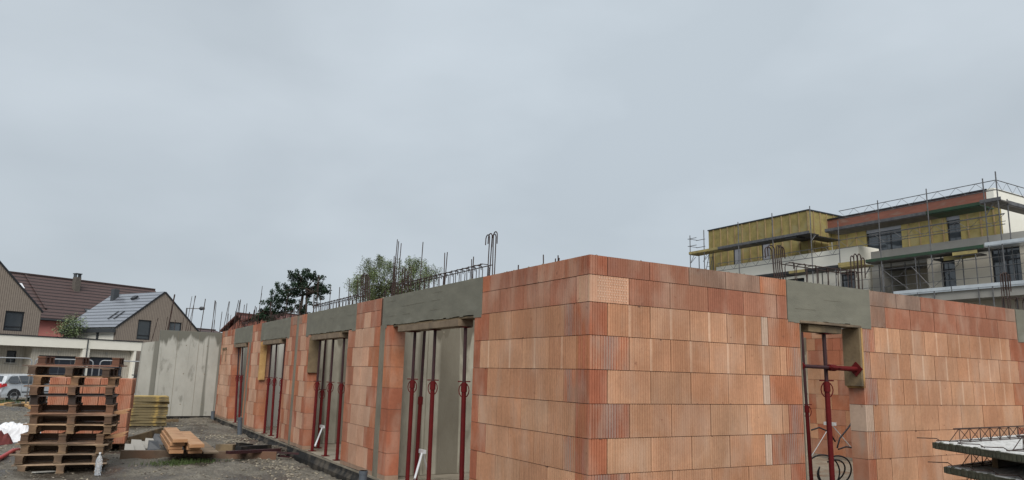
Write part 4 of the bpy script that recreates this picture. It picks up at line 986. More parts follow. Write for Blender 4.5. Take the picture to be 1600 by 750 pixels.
def window(root, P, h, mullions=1, rail=None, mat='glass', frame='dark_frame', setb=.08, fr=.06, blind=0):
    u0, u1, z0, z1 = h; mb = MB()
    def bx(a, b, c, d, e0, e1): mb.hexa([P(a, e0, c), P(b, e0, c), P(b, e1, c), P(a, e1, c), P(a, e0, d), P(b, e0, d), P(b, e1, d), P(a, e1, d)])
    bx(u0, u0 + fr, z0, z1, setb - .03, setb + .05); bx(u1 - fr, u1, z0, z1, setb - .03, setb + .05); bx(u0 + fr, u1 - fr, z0, z0 + fr, setb - .03, setb + .05); bx(u0 + fr, u1 - fr, z1 - fr, z1, setb - .03, setb + .05)
    for k in range(1, mullions): u = u0 + (u1 - u0) * k / mullions; bx(u - .03, u + .03, z0 + fr, z1 - fr, setb - .02, setb + .04)
    if rail: bx(u0 + fr, u1 - fr, rail - .03, rail + .03, setb - .025, setb + .045)
    w_ = mb.build('window', M[frame], root, world=False)
    mb = MB(); bx(u0 + .01, u1 - .01, z0 + .01, z1 - .01, setb + .005, setb + .015); mb.build('pane', M[mat], w_, world=False)
    if blind: mb = MB(); bx(u0 - .0, u1 + .0, z1 - blind, z1, setb - .06, setb - .035); mb.build('blind_box', M['blind'], w_, world=False)
    return w_
K = KS
zr = lambda z: (z - 1.487) * K + 1.487 - HZ      # heights above the house ground
PU = lambda u, d, z: Vector((u, d, z))
# garage block
g = Hroot('garage_block', 'low beige garage block with white fascia and dark doors below the timber gables', 'garage', 0, 0)
mb = MB(); mb.box(-6.0 * K, 4.1 * K, -.0, 6.5, zr(2.3), zr(2.82)); mb.build('fascia', M['white_render'], g, world=False)
mb = MB(); mb.box(-6.0 * K, 4.12 * K, -.04, 6.55, zr(2.82), zr(2.82) + .06); mb.build('roof_edge', M['dark_frame'], g, world=False)
mb = MB(); mb.box(-6.1 * K, -5.0, .3, 5.9, 0, zr(2.3)); mb.build('end_wall', M['white_render'], g, world=False)
for (a, b, s0, s1) in ((-1.9, .62, -1.54, .46), (1.02, 3.62, 1.1, 3.26)):
    mb = MB(); zt_ = zr(1.85); wallgrid(mb, a * K, b * K, 0, zr(2.3) - .002, .2, [(s0 * K, s1 * K, -1, zt_)], lambda u, d, z: Vector((u, .35 + d, z)) ); mb.build('garage_wall', M['beige_clad'], g, world=False)
    mb = MB(); mb.box(s0 * K, s1 * K, .47, .52, 0, zt_)
    for k in range(1, 5): mb.box(s0 * K, s1 * K, .462, .4695, zt_ * k / 5 - .01, zt_ * k / 5 + .01)
    dr = mb.build('garage_door', M['dark_door'], g, world=False); 
    mb = MB(); mb.box((s0 + s1) / 2 * K - .1, (s0 + s1) / 2 * K + .1, .44, .46, 1.0, 1.05); mb.build('handle', M['net'], dr, world=False)
    mb = MB(); mb.box((s0 + s1) / 2 * K - .06, (s0 + s1) / 2 * K + .0, .3, .349, zt_ + .12, zt_ + .3); mb.build('lamp', M['shade_grey'], g, world=False)
for (a, b) in ((.62, 1.0), (3.66, 3.8)): mb = MB(); mb.box(a * K, b * K, .02, .5, 0, zr(2.3) - .003); mb.build('pier', M['white_render'], g, world=False)
mb = MB(); mb.box(.8 * K - .02, .8 * K + .03, -.06, -.005, 0, zr(2.8)); mb.build('downpipe', M['slate'], g, world=False)
mb = MB(); wallgrid(mb, -5.0 * K, -1.92 * K, 0, zr(2.3) - .004, .2, [(-2.78 * K, -2.3 * K, zr(1.42), zr(2.05)), (-4.3 * K, -3.25 * K, -1, zr(2.0))], lambda u, d, z: Vector((u, 1.2 + d, z))); mb.build('porch_wall', M['beige_clad'], g, world=False)
window(g, lambda u, d, z: Vector((u, 1.2 + d, z)), (-2.78 * K, -2.3 * K, zr(1.42), zr(2.05)))
mb = MB(); mb.box(-2.85 * K, -2.23 * K, 1.12, 1.22, zr(1.36), zr(1.42)); mb.build('sill', M['shade_grey'], g, world=False)
mb = MB(); mb.box(-4.3 * K, -3.25 * K, 1.3, 1.36, 0, zr(2.0)); mb.build('front_door', M['dark_door'], g, world=False)
mb = MB(); mb.box(-1.93 * K, -1.78 * K, .36, 1.2, 0, zr(2.3) - .005); mb.build('side_wall', M['beige_clad'], g, world=False)
mb = MB(); mb.box(3.8 * K, 4.1 * K, 2.2, 2.4, 0, zr(2.3) - .005); mb.build('rear_wall', M['beige'], g, world=False)
for z_ in (1.0, 1.9): mb = MB(); mb.box(3.92 * K, 4.08 * K, 2.1, 2.19, zr(z_), zr(z_) + .35); mb.build('meter_box', M['dark_frame'], g, world=False)
# timber gables (d measured from the garage front)
def gable(name, label, s0, s1, apex, ze0, ze1, wins, ln, d0, sidecol=True):
    t = Hroot(name, label, 'house', 0, d0)
    mb = MB(); mid = apex[0]
    # gable wall as strips around the windows, cut to the slopes
    def ztop(u):
        return ze0 + (apex[1] - ze0) * (u - s0) / (mid - s0) if u <= mid else ze1 + (apex[1] - ze1) * (s1 - u) / (s1 - mid)
    us = sorted({s0, s1, mid, *[h[0] for h in wins], *[h[1] for h in wins]})
    for i in range(len(us) - 1):
        a, b = us[i], us[i + 1]; hs = [h for h in wins if h[0] <= (a + b) / 2 <= h[1]]; z = 0
        for h in hs: mb.prism([(a, 0, z), (b, 0, z), (b, 0, h[2]), (a, 0, h[2])], (0, .25, 0)); z = h[3]
        mb.prism([(a, 0, z), (b, 0, z), (b, 0, ztop(b)), (a, 0, ztop(a))], (0, .25, 0))
    mb.build('gable_wall', M['clad'], t, world=False)
    mb = MB(); mb.box(s0, s0 + .2, .25, ln, 0, ze0); mb.box(s1 - .2, s1, .25, ln, 0, ze1); mb.box(s0 + .2, s1 - .2, ln - .2, ln, 0, min(ze0, ze1)); mb.build('side_wall', M['offwhite'], t, world=False)
    for h in wins: window(t, PU, h, rail=h[2] + (h[3] - h[2]) * .22 if h[3] - h[2] > 1 else None, mat='glass', fr=.08)
    for (a, za, b, zb, nm) in ((s0, ze0, mid, apex[1], 'roof'), (mid, apex[1], s1, ze1, 'roof')):
        d = Vector((b - a, 0, zb - za)).normalized(); n_ = Vector((-d.z, 0, d.x)); ext = d * .25
        p0 = Vector((a, -.03, za)) - (ext * .4 if a == s0 else Vector()); p1 = Vector((b, -.03, zb)) + (ext * .4 if b == s1 else Vector())
        mb = MB(); mb.prism([p0 + n_ * .01, p1 + n_ * .01, p1 + n_ * .07, p0 + n_ * .07], (0, ln + .12, 0)); rf = mb.build(nm, M['zinc'], t, world=False)
        mb = MB(); mb.prism([p0 - n_ * .02, p1 - n_ * .02, p1 + n_ * .08, p0 + n_ * .08], (0, -.03, 0)); mb.build('verge', M['dark_frame'], rf, world=False)
    return t
G1 = gable('timber_house', 'grey timber-clad gabled house at the left picture edge with one upstairs window', -7.0 * K, -.89 * K, (-3.9 * K, zr(7.25)), zr(4.2), zr(4.3), [(-2.72 * K, -1.75 * K, zr(3.12), zr(4.2))], 9, 2.2)
G2 = gable('timber_house', 'grey timber-clad gabled house with wet shiny tiled roof beside the concrete wall', 3.6 * K, 9.45 * K, (6.56 * K, zr(6.2)), zr(3.75), zr(3.7), [(4.95 * K, 5.87 * K, zr(3.05), zr(4.3)), (7.15 * K, 8.05 * K, zr(3.5), zr(4.32))], 6.3, 2.2)
# roof fittings of the second house (slope rises with u)
s0_, ze0_, mid_, ap_ = 3.6 * K, zr(3.75), 6.56 * K, zr(6.2)
sl = Vector((mid_ - s0_, 0, ap_ - ze0_)); sn = Vector((-sl.z, 0, sl.x)).normalized(); sl_n = sl.normalized(); SLn = sl.length
def onroof(f, d, h): return Vector((s0_, d, ze0_)) + sl * f + sn * h
rf2 = [c for c in KIDS(G2) if c.name.startswith('roof')][0]
for (f, d, w_, l_) in ((.2, 1.4, .1, .9), (.2, 2.1, .1, .9)):
    mb = MB(); mb.obox(onroof(f, d, .075), (0, w_, 0), sl_n * l_, sn * .06); mb.build('snow_rail', M['slate'], G2, world=False)
mb = MB(); mb.obox(onroof(.78, 2.3, .075), (0, .45, 0), sl_n * .35, sn * .14); mb.build('roof_vent', M['dark_frame'], G2, world=False)
mb = MB(); mb.box(mid_ - .75, mid_ - .35, 5.0, 5.4, ap_ - .9, ap_ + .35); mb.build('chimney', M['slate'], G2, world=False)
mb = MB(); mb.box(s0_ - .3, s0_ - .12, -.1, 6.4, ze0_ - .38, ze0_ - .12); mb.box(s0_ - .12, s0_ + .0, 2, 2.1, 0, ze0_ - .3); mb.build('gutter', M['slate'], G2, world=False)

# pink house with big brown roof, farther back
def ridge_house(name, label, e0, e1, D, zwall, slope_h, slope_run, mat_wall, mat_roof, zg=-1.0, extra=None, over=.4, hipR=.5):
    """eave runs from pixel column e0 to e1 along the level line of the photo; real plan in metres"""
    pa = ond(e0[0], e0[1], D); dr = ray(e1[2], 564 + .0267 * e1[2]); dr.z = 0; dr.normalize()
    n = Vector((-dr.y, dr.x, 0)); dd = ray(e1[0], e1[1]); t = (pa - CAMP).dot(n) / dd.dot(n); pbb = CAMP + dd * t; ln = (pbb - pa).dot(dr)
    root = thing(name, (pa.x, pa.y, zg), label, 'house', rz=math.atan2(dr.y, dr.x)); h = pa.z - zg
    mb = MB(); mb.box(0, ln, over, over + slope_run * 2 - over, 0, h - .05)
    mb.prism([(0.02, over, h - .05), (.02, slope_run, h + slope_h - .45), (.02, slope_run * 2, h - .05)], (ln - .04, 0, 0)); mb.build('wall', mat_wall, root, world=False)
    th = .18
    for s in (0, 1):
        y0, y1 = (0, slope_run) if s == 0 else (slope_run * 2 + over, slope_run)
        mb = MB(); mb.hexa([(-.3, y0, h - .0), (ln + .3, y0, h - .0), (ln + .3, y1, h + slope_h), (-.3, y1, h + slope_h), (-.3, y0, h + th), (ln + .3, y0, h + th), (ln + .3, y1, h + slope_h + th), (-.3, y1, h + slope_h + th)])
        rf = mb.build('roof', mat_roof, root, world=False)
    mb = MB(); mb.box(-.3, ln + .3, slope_run - .12, slope_run + .12, h + slope_h + .1, h + slope_h + .28); mb.build('ridge_tiles', mat_roof, root, world=False)
    mb = MB(); mb.box(-.3, ln + .3, -.16, -.01, h - .02, h + .12); mb.build('gutter', M['slate'], root, world=False)
    return root, h, ln
PH, ph, pln = ridge_house('pink_house', 'big old house with pink walls and a wide brown tiled roof behind the timber houses', (20, 496), (282, 512, 1500), 66, 0, 3.65, 5.0, M['pink'], M['roof'], zg=-.9)
def onr(u, f, hh=.18): return Vector((u, 5.0 * f, ph + 3.65 * f + hh))
mb = MB(); c = onr(7.2 - 18 * pln / 262, .72); mb.box(c.x - .22, c.x + .22, c.y - .1, c.y + .4, c.z - .5, c.z + 1.15); ch = mb.build('chimney', M['slate_brick'], PH, world=False)
mb = MB()
for dx in (-.22, .14): mb.box(c.x + dx, c.x + dx + .08, c.y - .05, c.y + .35, c.z + 1.15, c.z + 1.42)
mb.box(c.x - .26, c.x + .26, c.y - .12, c.y + .42, c.z + 1.42, c.z + 1.49); mb.build('chimney_cap', M['slate'], ch, world=False)
mb = MB(); a_ = onr(pln * 110 / 262, .08); sv = Vector((0, 5.0, 3.65)).normalized(); mb.obox(a_, (1.0, 0, 0), sv * 1.1, sv.cross(Vector((-1, 0, 0))) * .1); f_ = mb.build('skylight', M['slate'], PH, world=False)
mb = MB(); mb.obox(a_ + Vector((.12, 0, 0)) + sv * .1 + sv.cross(Vector((-1, 0, 0))) * .1, (.76, 0, 0), sv * .8, sv.cross(Vector((-1, 0, 0))) * .02); mb.build('pane', M['blind'], f_, world=False)
mb = MB(); a_ = onr(1.2, .62); mb.obox(a_ + Vector((.25, 0, 0)), (.5, 0, 0), sv * .7, sv.cross(Vector((-1, 0, 0))) * .1); mb.build('skylight', M['white_plastic'], PH, world=False)
mb = MB(); mb.obox(onr(2.6, .18), (.14, 0, 0), sv * 4.9, sv.cross(Vector((-1, 0, 0))) * .12); mb.build('verge_tiles', M['roof'], PH, world=False)
for u in (3.6, 5.2): mb = MB(); mb.box(u, u + 1.1, .3, .38, ph - 2.7, ph - 1.5); w_ = mb.build('window', M['white_render'], PH, world=False); mb = MB(); mb.box(u + .1, u + 1, .28, .299, ph - 2.6, ph - 1.75); mb.build('shutter', M['deck_green'], w_, world=False)
RH, rh, _ = ridge_house('far_house', 'distant house with reddish tiled roof seen through the bars left of the pine', (392, 519), (452, 519, 1300), 78, 0, 1.7, 1.7, M['redbrick'], M['roof_red'], zg=-1)
RH2, rh, _ = ridge_house('far_house', 'low distant brown roof just above the concrete wall', (296, 521), (352, 521, 1300), 92, 0, .55, 2, M['redbrick'], M['roof'], zg=-1)
RH3, rh, _ = ridge_house('far_house', 'distant red tiled roof showing beneath the pine branches', (440, 503), (520, 500, 1300), 70, 0, .8, 2, M['redbrick'], M['roof_red'], zg=-1)

# street lamp
lp = ond(290, 500, 60); lt = ond(290, 481, 60); t = thing('street_lamp', (lp.x, lp.y, -1), 'thin street lamp with a long arm between the rebars left of the pine', 'street lamp')
mb = MB(); mb.path([(lp.x, lp.y, -1), (lp.x, lp.y, lt.z)], .06, 8, rads=[.1, .05]); mb.build('post', M['scaf'], t)
la = ond(311, 481.5, 60); mb = MB(); mb.tube((lp.x, lp.y, lt.z - .03), (la.x, la.y, lt.z), .035, 6); mb.build('arm', M['scaf'], t)
lb = ond(320, 481, 60); mb = MB(); v_ = (lb - la); mb.path([Vector((la.x, la.y, lt.z)), Vector((la.x, la.y, lt.z)) + v_ * .3, Vector((la.x, la.y, lt.z)) + v_], 0, 8, rads=[.05, .15, .1]); mb.build('lamp_head', M['slate'], t)

# ------------------------------------------------------------------ construction fence
def fence_panel(p, q, label):
    t = thing('fence_panel', (p.x, p.y, p.z - 2.0), label, 'fence', 'mesh fence panels behind the pallets'); u = (q - p); ln = u.length; u.normalize(); up = Vector((0, 0, 1)); b = p - up * 2.0
    mb = MB(); r_ = .12; pts = [b, p - up * r_]
    for k in range(1, 5): a = math.pi / 2 * k / 4; pts.append(p + u * r_ - up * r_ + (-u * math.cos(a) + up * math.sin(a)) * r_)
    for k in range(0, 5): a = math.pi / 2 * k / 4; pts.append(q - u * r_ - up * r_ + (u * math.sin(a) + up * math.cos(a)) * r_)
    pts += [q - up * 2.0]; mb.path(pts, .022, 7); mb.tube(b + up * .2, b + up * .2 + u * ln, .018, 6); mb.build('tube_frame', M['net'], t, smooth=True)
    mb = MB(); n = int(ln / .3)
    for k in range(1, n): mb.tube(b + u * ln * k / n + up * .2, b + u * ln * k / n + up * 1.98, .0022, 3)
    for k in range(1, 7): mb.tube(b + up * (.2 + .26 * k), b + u * ln + up * (.2 + .26 * k), .0022, 3)
    mb.build('wire_mesh', M['net'], t)
    mb = MB(); 
    for e in (b, b + u * ln): mb.box(e.x - .35, e.x + .35, e.y - .1, e.y + .1, e.z, e.z + .13)
    mb.build('foot', M['shade_grey'], t)
for (x0, x1, lab) in ((-70, 50, 'leftmost mesh fence panel, partly behind the silver car'), (56, 146, 'middle mesh fence panel behind the pallets'), (157, 252, 'right mesh fence panel ending behind the concrete wall')):
    a = ond(x0, 561.5 + .018 * x0, 31); b = ond(x1, 561.5 + .018 * x1, 31); b.z = a.z = 1.6; fence_panel(a, b, lab)
# concrete blocks and bicycle rack beside the garage
p = ond(212, 640, 40); mb = MB(); mb.box(p.x - .45, p.x + .45, p.y, p.y + .6, -.62, .1); tag(mb.build('concrete_block', M['shade_grey'], bevel=.02), 'grey concrete block standing behind the fence beside the concrete wall', 'concrete block')
t = thing('bicycle', (p.x, p.y - .6, -.62), 'dark bicycle leaning beside the garage by the concrete wall', 'bicycle')
by = p.y + .25; z0 = .1
for x in (p.x - .5, p.x + .5): mb = MB(); mb.path([(x + .33 * math.cos(a), by, z0 + .34 + .33 * math.sin(a)) for a in [6.283 * k / 20 for k in range(20)]], .018, 6, True); mb.build('wheel', M['rubber'], t)
mb = MB(); B_ = [(p.x - .5, by, z0 + .34), (p.x - .12, by, z0 + .34), (p.x - .2, by, z0 + .82), (p.x + .38, by, z0 + .8), (p.x + .5, by, z0 + .34)]
for i, j in ((0, 1), (0, 2), (1, 2), (2, 3), (1, 3), (3, 4)): mb.tube(B_[i], B_[j], .018, 6)
mb.build('frame', M['slate'], t); mb = MB(); mb.box(p.x - .32, p.x - .08, by - .06, by + .06, z0 + .86, z0 + .91); mb.tube(B_[2], (p.x - .2, by, z0 + .88), .014, 6); mb.build('saddle', M['rubber'], t); mb = MB(); mb.tube(B_[3], (p.x + .36, by, z0 + .98), .014, 6); mb.tube((p.x + .36, by - .25, z0 + .98), (p.x + .36, by + .25, z0 + .98), .014, 6); mb.build('handlebar', M['slate'], t)

# ------------------------------------------------------------------ silver car
def car():
    hb = ond(20, 617, 46.5); yaw = R(45)   # heading right and away
    # local x forward, y left, origin between rear wheels on the ground
    sidev = Vector((math.sin(yaw), -math.cos(yaw), 0)); org = Vector((hb.x, hb.y, -.62)) - sidev * .8
    t = thing('parked_car', (org.x, org.y, -.62), 'silver hatchback parked behind the weeds at the left picture edge', 'car', rz=yaw)
    W = .86
    prof = [(-.75, .28), (-.8, .45), (-.8, .75), (-.72, .95), (-.6, 1.08), (-.42, 1.38), (-.1, 1.45), (1.2, 1.46), (1.75, 1.38), (2.5, .98), (3.2, .88), (3.4, .7), (3.42, .4), (3.3, .22)]
    mb = MB(); ys = [(-1, 0), (-.92, .5), (-.6, .9), (0, 1), (.6, .9), (.92, .5), (1, 0)]
    secs = []
    for (x, z) in prof: pass
    # loft: outline shrinks towards the roof (tumblehome)
    def wid(z): return W if z < .95 else W - (z - .95) * .38
    n = 9
    rows = []
    for k in range(n):
        s = -1 + 2 * k / (n - 1); row = []
        for (x, z) in prof:
            e = 1 - abs(s) ** 6 * .05; row.append((1.3 + (x - 1.3) * (1 - .03 * s * s), wid(z) * s, .2 + (z - .2) * e))
        rows.append(row)
    mb.grid(rows)
    for s in (0, n - 1): mb.face(rows[s] if s else rows[s][::-1])
    mb.face([r_[0] for r_ in rows] + [r_[-1] for r_ in rows][::-1])
    mb.build('body', M['car'], t, world=False, smooth=False)
    def sp(x, z, s, o=.004): return Vector((x, s * (wid(z) + o), z))
    for s in (-1, 1):
        for poly, nm in (([(-.35, 1.0), (-.22, 1.32), (.2, 1.36), (.35, .98)], 'rear_quarter_window'), ([(.42, .98), (.3, 1.365), (1.1, 1.38), (1.15, .97)], 'rear_door_window'), ([(1.23, .97), (1.18, 1.38), (1.6, 1.33), (2.25, .98)], 'front_door_window')):
            mb = MB(); pts = [sp(x, z, s, .002) for x, z in poly]; mb.prism(pts, (0, s * .008, 0)); mb.build(nm, M['glass'], t, world=False)
        mb = MB(); mb.prism([sp(.4, .3, s), sp(.408, .3, s), sp(.408, .96, s), sp(.4, .96, s)], (0, s * .004, 0)); mb.prism([sp(1.19, .3, s), sp(1.198, .3, s), sp(1.198, .96, s), sp(1.19, .96, s)], (0, s * .004, 0)); mb.build('door_seam', M['black'], t, world=False)
        for x in (.5, 1.28): mb = MB(); mb.box(x, x + .2, min(s * W, s * (W + .03)), max(s * W, s * (W + .03)), .84, .88); mb.build('door_handle', M['car'], t, world=False)
        mb = MB(); mb.box(.45, 2.2, min(s * W, s * (W + .012)), max(s * W, s * (W + .012)), .5, .56); mb.build('side_moulding', M['slate'], t, world=False)
        mb = MB(); mb.prism([sp(-.8, .78, s, .0), sp(-.45, .84, s, .006), sp(-.5, .98, s, .006), sp(-.7, .98, s, .0)], (0, s * .012, 0)); mb.prism([(-.79, s * .6, .76), (-.79, s * .85, .76), (-.72, s * .82, .98), (-.72, s * .66, .98)], (-.02, 0, 0)); mb.build('tail_lamp', M['redlight'], t, world=False)
        mb = MB(); mb.box(3.3, 3.43, min(s * .5, s * .8), max(s * .5, s * .8), .6, .75); mb.build('headlight', M['blind'], t, world=False)
        for x in (0, 2.62):
            mb = MB(); yo = s * (W - .0)
            prof_w = [(.315, -.09), (.335, -.03), (.335, .03), (.315, .09), (.21, .095), (.2, .06)]
            i0 = []
            for k in range(24):
                a = 2 * math.pi * k / 24
            ring = []
            for (r_, w_) in prof_w: ring.append([(x + r_ * math.cos(2 * math.pi * k / 24), yo + s * (w_ - .085), .335 + r_ * math.sin(2 * math.pi * k / 24)) for k in range(25)])
            mb.grid(ring); wh = mb.build('wheel', M['rubber'], t, world=False)
            mb = MB(); 
            for k in range(5): a = 2 * math.pi * k / 5; mb.obox((x - .04 * math.sin(a), yo - s * .02, .335 + .04 * math.cos(a)), (.2 * math.cos(a), 0, .2 * math.sin(a)), (.08 * math.sin(a), 0, -.08 * math.cos(a)), (0, s * .02, 0))
            mb.path([(x + .2 * math.cos(6.283 * k / 20), yo - s * .0, .335 + .2 * math.sin(6.283 * k / 20)) for k in range(20)], .015, 6, True); mb.build('rim', M['rim'], wh, world=False)
            mb = MB(); mb.prism([(x + .4 * math.cos(math.pi * k / 12), yo + s * .004, .335 + .38 * math.sin(math.pi * k / 12)) for k in range(13)], (0, s * .003, 0)); mb.build('wheel_arch', M['black'], t, world=False)
    mb = MB(); mb.prism([(-.57, -.62, 1.06), (-.57, .62, 1.06), (-.42, .52, 1.34), (-.42, -.52, 1.34)], (-.03, 0, .012)); mb.build('rear_window', M['glass'], t, world=False)
    mb = MB(); mb.prism([(2.38, -.68, 1.04), (2.38, .68, 1.04), (1.78, .6, 1.35), (1.78, -.6, 1.35)], (.03, 0, .03)); mb.build('windscreen', M['glass'], t, world=False)
    mb = MB(); mb.box(-.86, -.76, -.84, .84, .28, .58); mb.build('rear_bumper', M['car'], t, world=False, bevel=.02)
    mb = MB(); mb.box(-.835, -.81, -.26, .26, .62, .73); mb.build('number_plate', M['white_plastic'], t, world=False)
car()

# ------------------------------------------------------------------ trees
def leafquad(mb, p, s, r2, c, droop=0):
    a = r2.random() * 6.28; t = r2.uniform(-1, 1); u = Vector((math.cos(a), math.sin(a), t * .6)) * s; v = Vector((-math.sin(a) * .5, math.cos(a) * .5, r2.uniform(-1, .3) - droop)).normalized() * s * .55
    mb.face([p - u, p - v, p + u, p + v], c)
def limb(mb, a, b, r0, r1, r2, bend=.15, n=5):
    a = Vector(a); b = Vector(b); ln = (b - a).length; pts = []; 
    o = Vector((r2.uniform(-1, 1), r2.uniform(-1, 1), r2.uniform(-.3, .6))) * ln * bend
    for k in range(n + 1): f = k / n; pts.append(a.lerp(b, f) + o * math.sin(f * math.pi))
    mb.path(pts, 0, 6, rads=[r0 + (r1 - r0) * k / n for k in range(n + 1)]); return pts
def pine():
    r2 = random.Random(21); D = 50; bx_ = ond(470, 500, D); t = thing('pine_tree', (bx_.x, bx_.y, -1), 'dark irregular pine tree rising behind the block wall', 'tree')
    tr = MB(); cr_ = MB(); right = Vector((.861, -.509, 0)).normalized(); fw = Vector((.509, .861, 0)).normalized()
    def W(px, py, dd=0): return ond(px, py, D) + fw * dd
    base = Vector((bx_.x, bx_.y, -1)); base2 = base + right * -.9
    tops = [W(474, 450), W(482, 437), W(492, 446)]
    limb(tr, base, W(474, 455), .2, .08, r2, .03); limb(tr, base + right * .4, W(480, 440), .15, .05, r2, .04)
    # foliage pads, each a flattened irregular clump on its own limb
    pads = [(481, 429, 1.0, .38), (470, 433, .7, .3), (492, 434, .8, .35), (460, 437, .6, .32), (474, 441, 1.1, .4), (458, 431, .45, .2), (462, 446, .9, .34), (488, 446, .9, .36), (500, 444, .7, .3), (508, 455, .5, .25), (502, 452, .7, .28), (478, 452, .9, .3), (446, 451, .7, .33), (441, 457, .7, .3), (452, 462, .9, .3), (440, 448, .4, .25), (430, 460, .5, .3), (427, 466, .45, .3), (438, 468, .9, .3), (448, 471, .8, .28), (466, 458, .8, .24), (424, 474, .6, .3), (436, 478, .8, .3), (420, 484, .6, .3), (430, 489, .9, .3), (418, 492, .8, .35), (444, 482, .6, .22), (412, 497, .8, .35), (426, 499, 1.1, .35), (462, 470, .5, .18), (480, 462, .6, .15), (495, 458, .5, .18), (470, 478, .5, .16), (486, 472, .4, .14), (458, 484, .5, .15), (475, 488, .7, .18), (500, 466, .35, .14), (506, 447, .3, .2), (466, 426, .3, .16), (487, 425, .35, .14), (412, 488, .35, .2), (405, 500, .6, .3)]
    for (px, py, w_, h_) in pads:
        for sub in range(4):
            dd = r2.uniform(-1, 1) * 1.0; c = W(px + r2.uniform(-6, 6), py + r2.uniform(-2.5, 2.5), dd); w2 = w_ * r2.uniform(.22, .48); h2 = h_ * r2.uniform(.3, .6)
            bsp = r2.choice(tops) if py < 470 else base2 + Vector((0, 0, r2.uniform(3.2, 4.6)))
            if sub == 0: limb(tr, bsp + Vector((0, 0, -.5)), c - Vector((0, 0, h2 * .7)), .045, .012, r2, .08)
            lum = r2.uniform(.55, 1.5)
            for k in range(int(230 * w2 / .5)):
                v = Vector((r2.gauss(0, 1), r2.gauss(0, 1), r2.gauss(0, 1))).normalized() * r2.random() ** .4
                p = c + Vector((v.x * w2, v.y * w2, v.z * h2 + .1 * math.sin(v.x * 9)))
                g_ = lum * r2.uniform(.7, 1.3); leafquad(cr_, p, .06, r2, (g_, g_, g_))
    tr.build('trunk', M['bark'], t); cr_.build('crown', M['pine'], t)
pine()
def birch():
    r2 = random.Random(33); D = 45; b = ond(612, 500, D); t = thing('birch_tree', (b.x, b.y, -1), 'feathery light green birch tree behind the wall rebars', 'tree'); tr = MB(); cr_ = MB(); fw = Vector((.509, .861, 0)).normalized()
    W = lambda px, py, dd=0: ond(px, py, D) + fw * dd
    base = Vector((b.x, b.y, -1)); forks = [W(596, 440), W(618, 445), W(640, 445), W(580, 455)]
    for f_ in forks: limb(tr, base, f_, .16, .04, r2, .05)
    tips = [(594, 397), (590, 405), (600, 408), (573, 407), (578, 412), (606, 412), (585, 420), (598, 420), (612, 415), (620, 418), (628, 415), (645, 404), (640, 412), (652, 410), (660, 410), (665, 414), (672, 416), (676, 420), (648, 420), (635, 422), (668, 424), (560, 432), (565, 440), (575, 430), (570, 422), (586, 434), (600, 434), (615, 430), (625, 434), (640, 432), (655, 432), (668, 434), (560, 446), (572, 450), (585, 450), (598, 452), (612, 446), (626, 450), (640, 446), (654, 444), (662, 446), (562, 456), (578, 462), (592, 464), (606, 460), (620, 464), (634, 460), (648, 456), (556, 438), (590, 445), (605, 470), (575, 472), (585, 475)]
    for (px, py) in tips:
        for sub in range(3 if py > 425 else 2):
            dd = r2.uniform(-1.4, 1.4); c = W(px + r2.uniform(-5, 5), py + r2.uniform(-4, 4), dd); f_ = r2.choice(forks); limb(tr, f_ + Vector((0, 0, -.6)), c, .022, .004, r2, .1)
            lum = r2.uniform(.55, 1.5)
            for s in range(7):   # hanging twigs
                q0 = c + Vector((r2.gauss(0, .16), r2.gauss(0, .2), r2.uniform(-.05, .2))); ln = r2.uniform(.3, 1.0)
                tr.path([q0, q0 + Vector((r2.uniform(-.05, .05), 0, -ln))], .003, 3)
                for k in range(int(ln * 52)):
                    p = q0 + Vector((r2.gauss(0, .055), r2.gauss(0, .055), -ln * r2.random())); g_ = lum * r2.uniform(.6, 1.4); leafquad(cr_, p, .036, r2, (g_, g_, g_ * r2.uniform(.7, 1)), .3)
    tr.build('trunk', M['bark'], t); cr_.build('crown', M['birch'], t)
birch()
def shrub():
    r2 = random.Random(5); D = 58.5; b = ond(112, 520, D); t = thing('small_tree', (b.x, b.y, -.6), 'small bushy tree before the pink wall, above the garage roof', 'tree'); tr = MB(); cr_ = MB(); fw = Vector((-.1, 1, 0))
    base = Vector((b.x, b.y, -.6))
    for (px, py) in ((113, 497), (108, 503), (118, 501), (104, 508), (122, 506), (111, 508), (117, 511), (100, 514), (126, 513), (107, 516), (114, 518), (121, 519), (101, 521), (96, 517), (110, 523), (118, 526), (104, 527)):
        for sub in range(2):
            c = ond(px + r2.uniform(-3, 3), py + r2.uniform(-2, 2), D) + fw * r2.uniform(-.7, .7); limb(tr, base + Vector((0, 0, 2)), c, .03, .008, r2, .1); lum = r2.uniform(.6, 1.5)
            for k in range(70): p = c + Vector((r2.gauss(0, .24), r2.gauss(0, .24), r2.gauss(0, .16))); g_ = lum * r2.uniform(.6, 1.4); leafquad(cr_, p, .06, r2, (g_, g_, g_))
    limb(tr, base, base + Vector((0, 0, 2.2)), .1, .05, r2, .03); tr.build('trunk', M['bark'], t); cr_.build('crown', M['birch'], t)
shrub()

# ------------------------------------------------------------------ apartment building under scaffolding
XF = 32.2; XP = 34.3; GZ = -.6
y_end = 10.6
AB = thing('apartment_building', (XF, 20, GZ), 'unfinished apartment building with yellow insulation, red parapet and white walls behind scaffolding', 'apartment building')
def PX_(X): return lambda u, d, z: Vector((X + d, u, z))
def rectx(x0, y0, x1, y1, X):   # window rectangle from two corners
    a = onx(x0, y0, X); b = onx(x1, y1, X); return (min(a.y, b.y), max(a.y, b.y), min(a.z, b.z), max(a.z, b.z))
def Win(root, X, h, **k):
    P = lambda u, d, z: Vector((X + d, u, z)) - root.location
    return window(root, P, h, **k)
def bld(mb, name, mat, root=AB, **k): return mb.build(name, mat, root, **k)
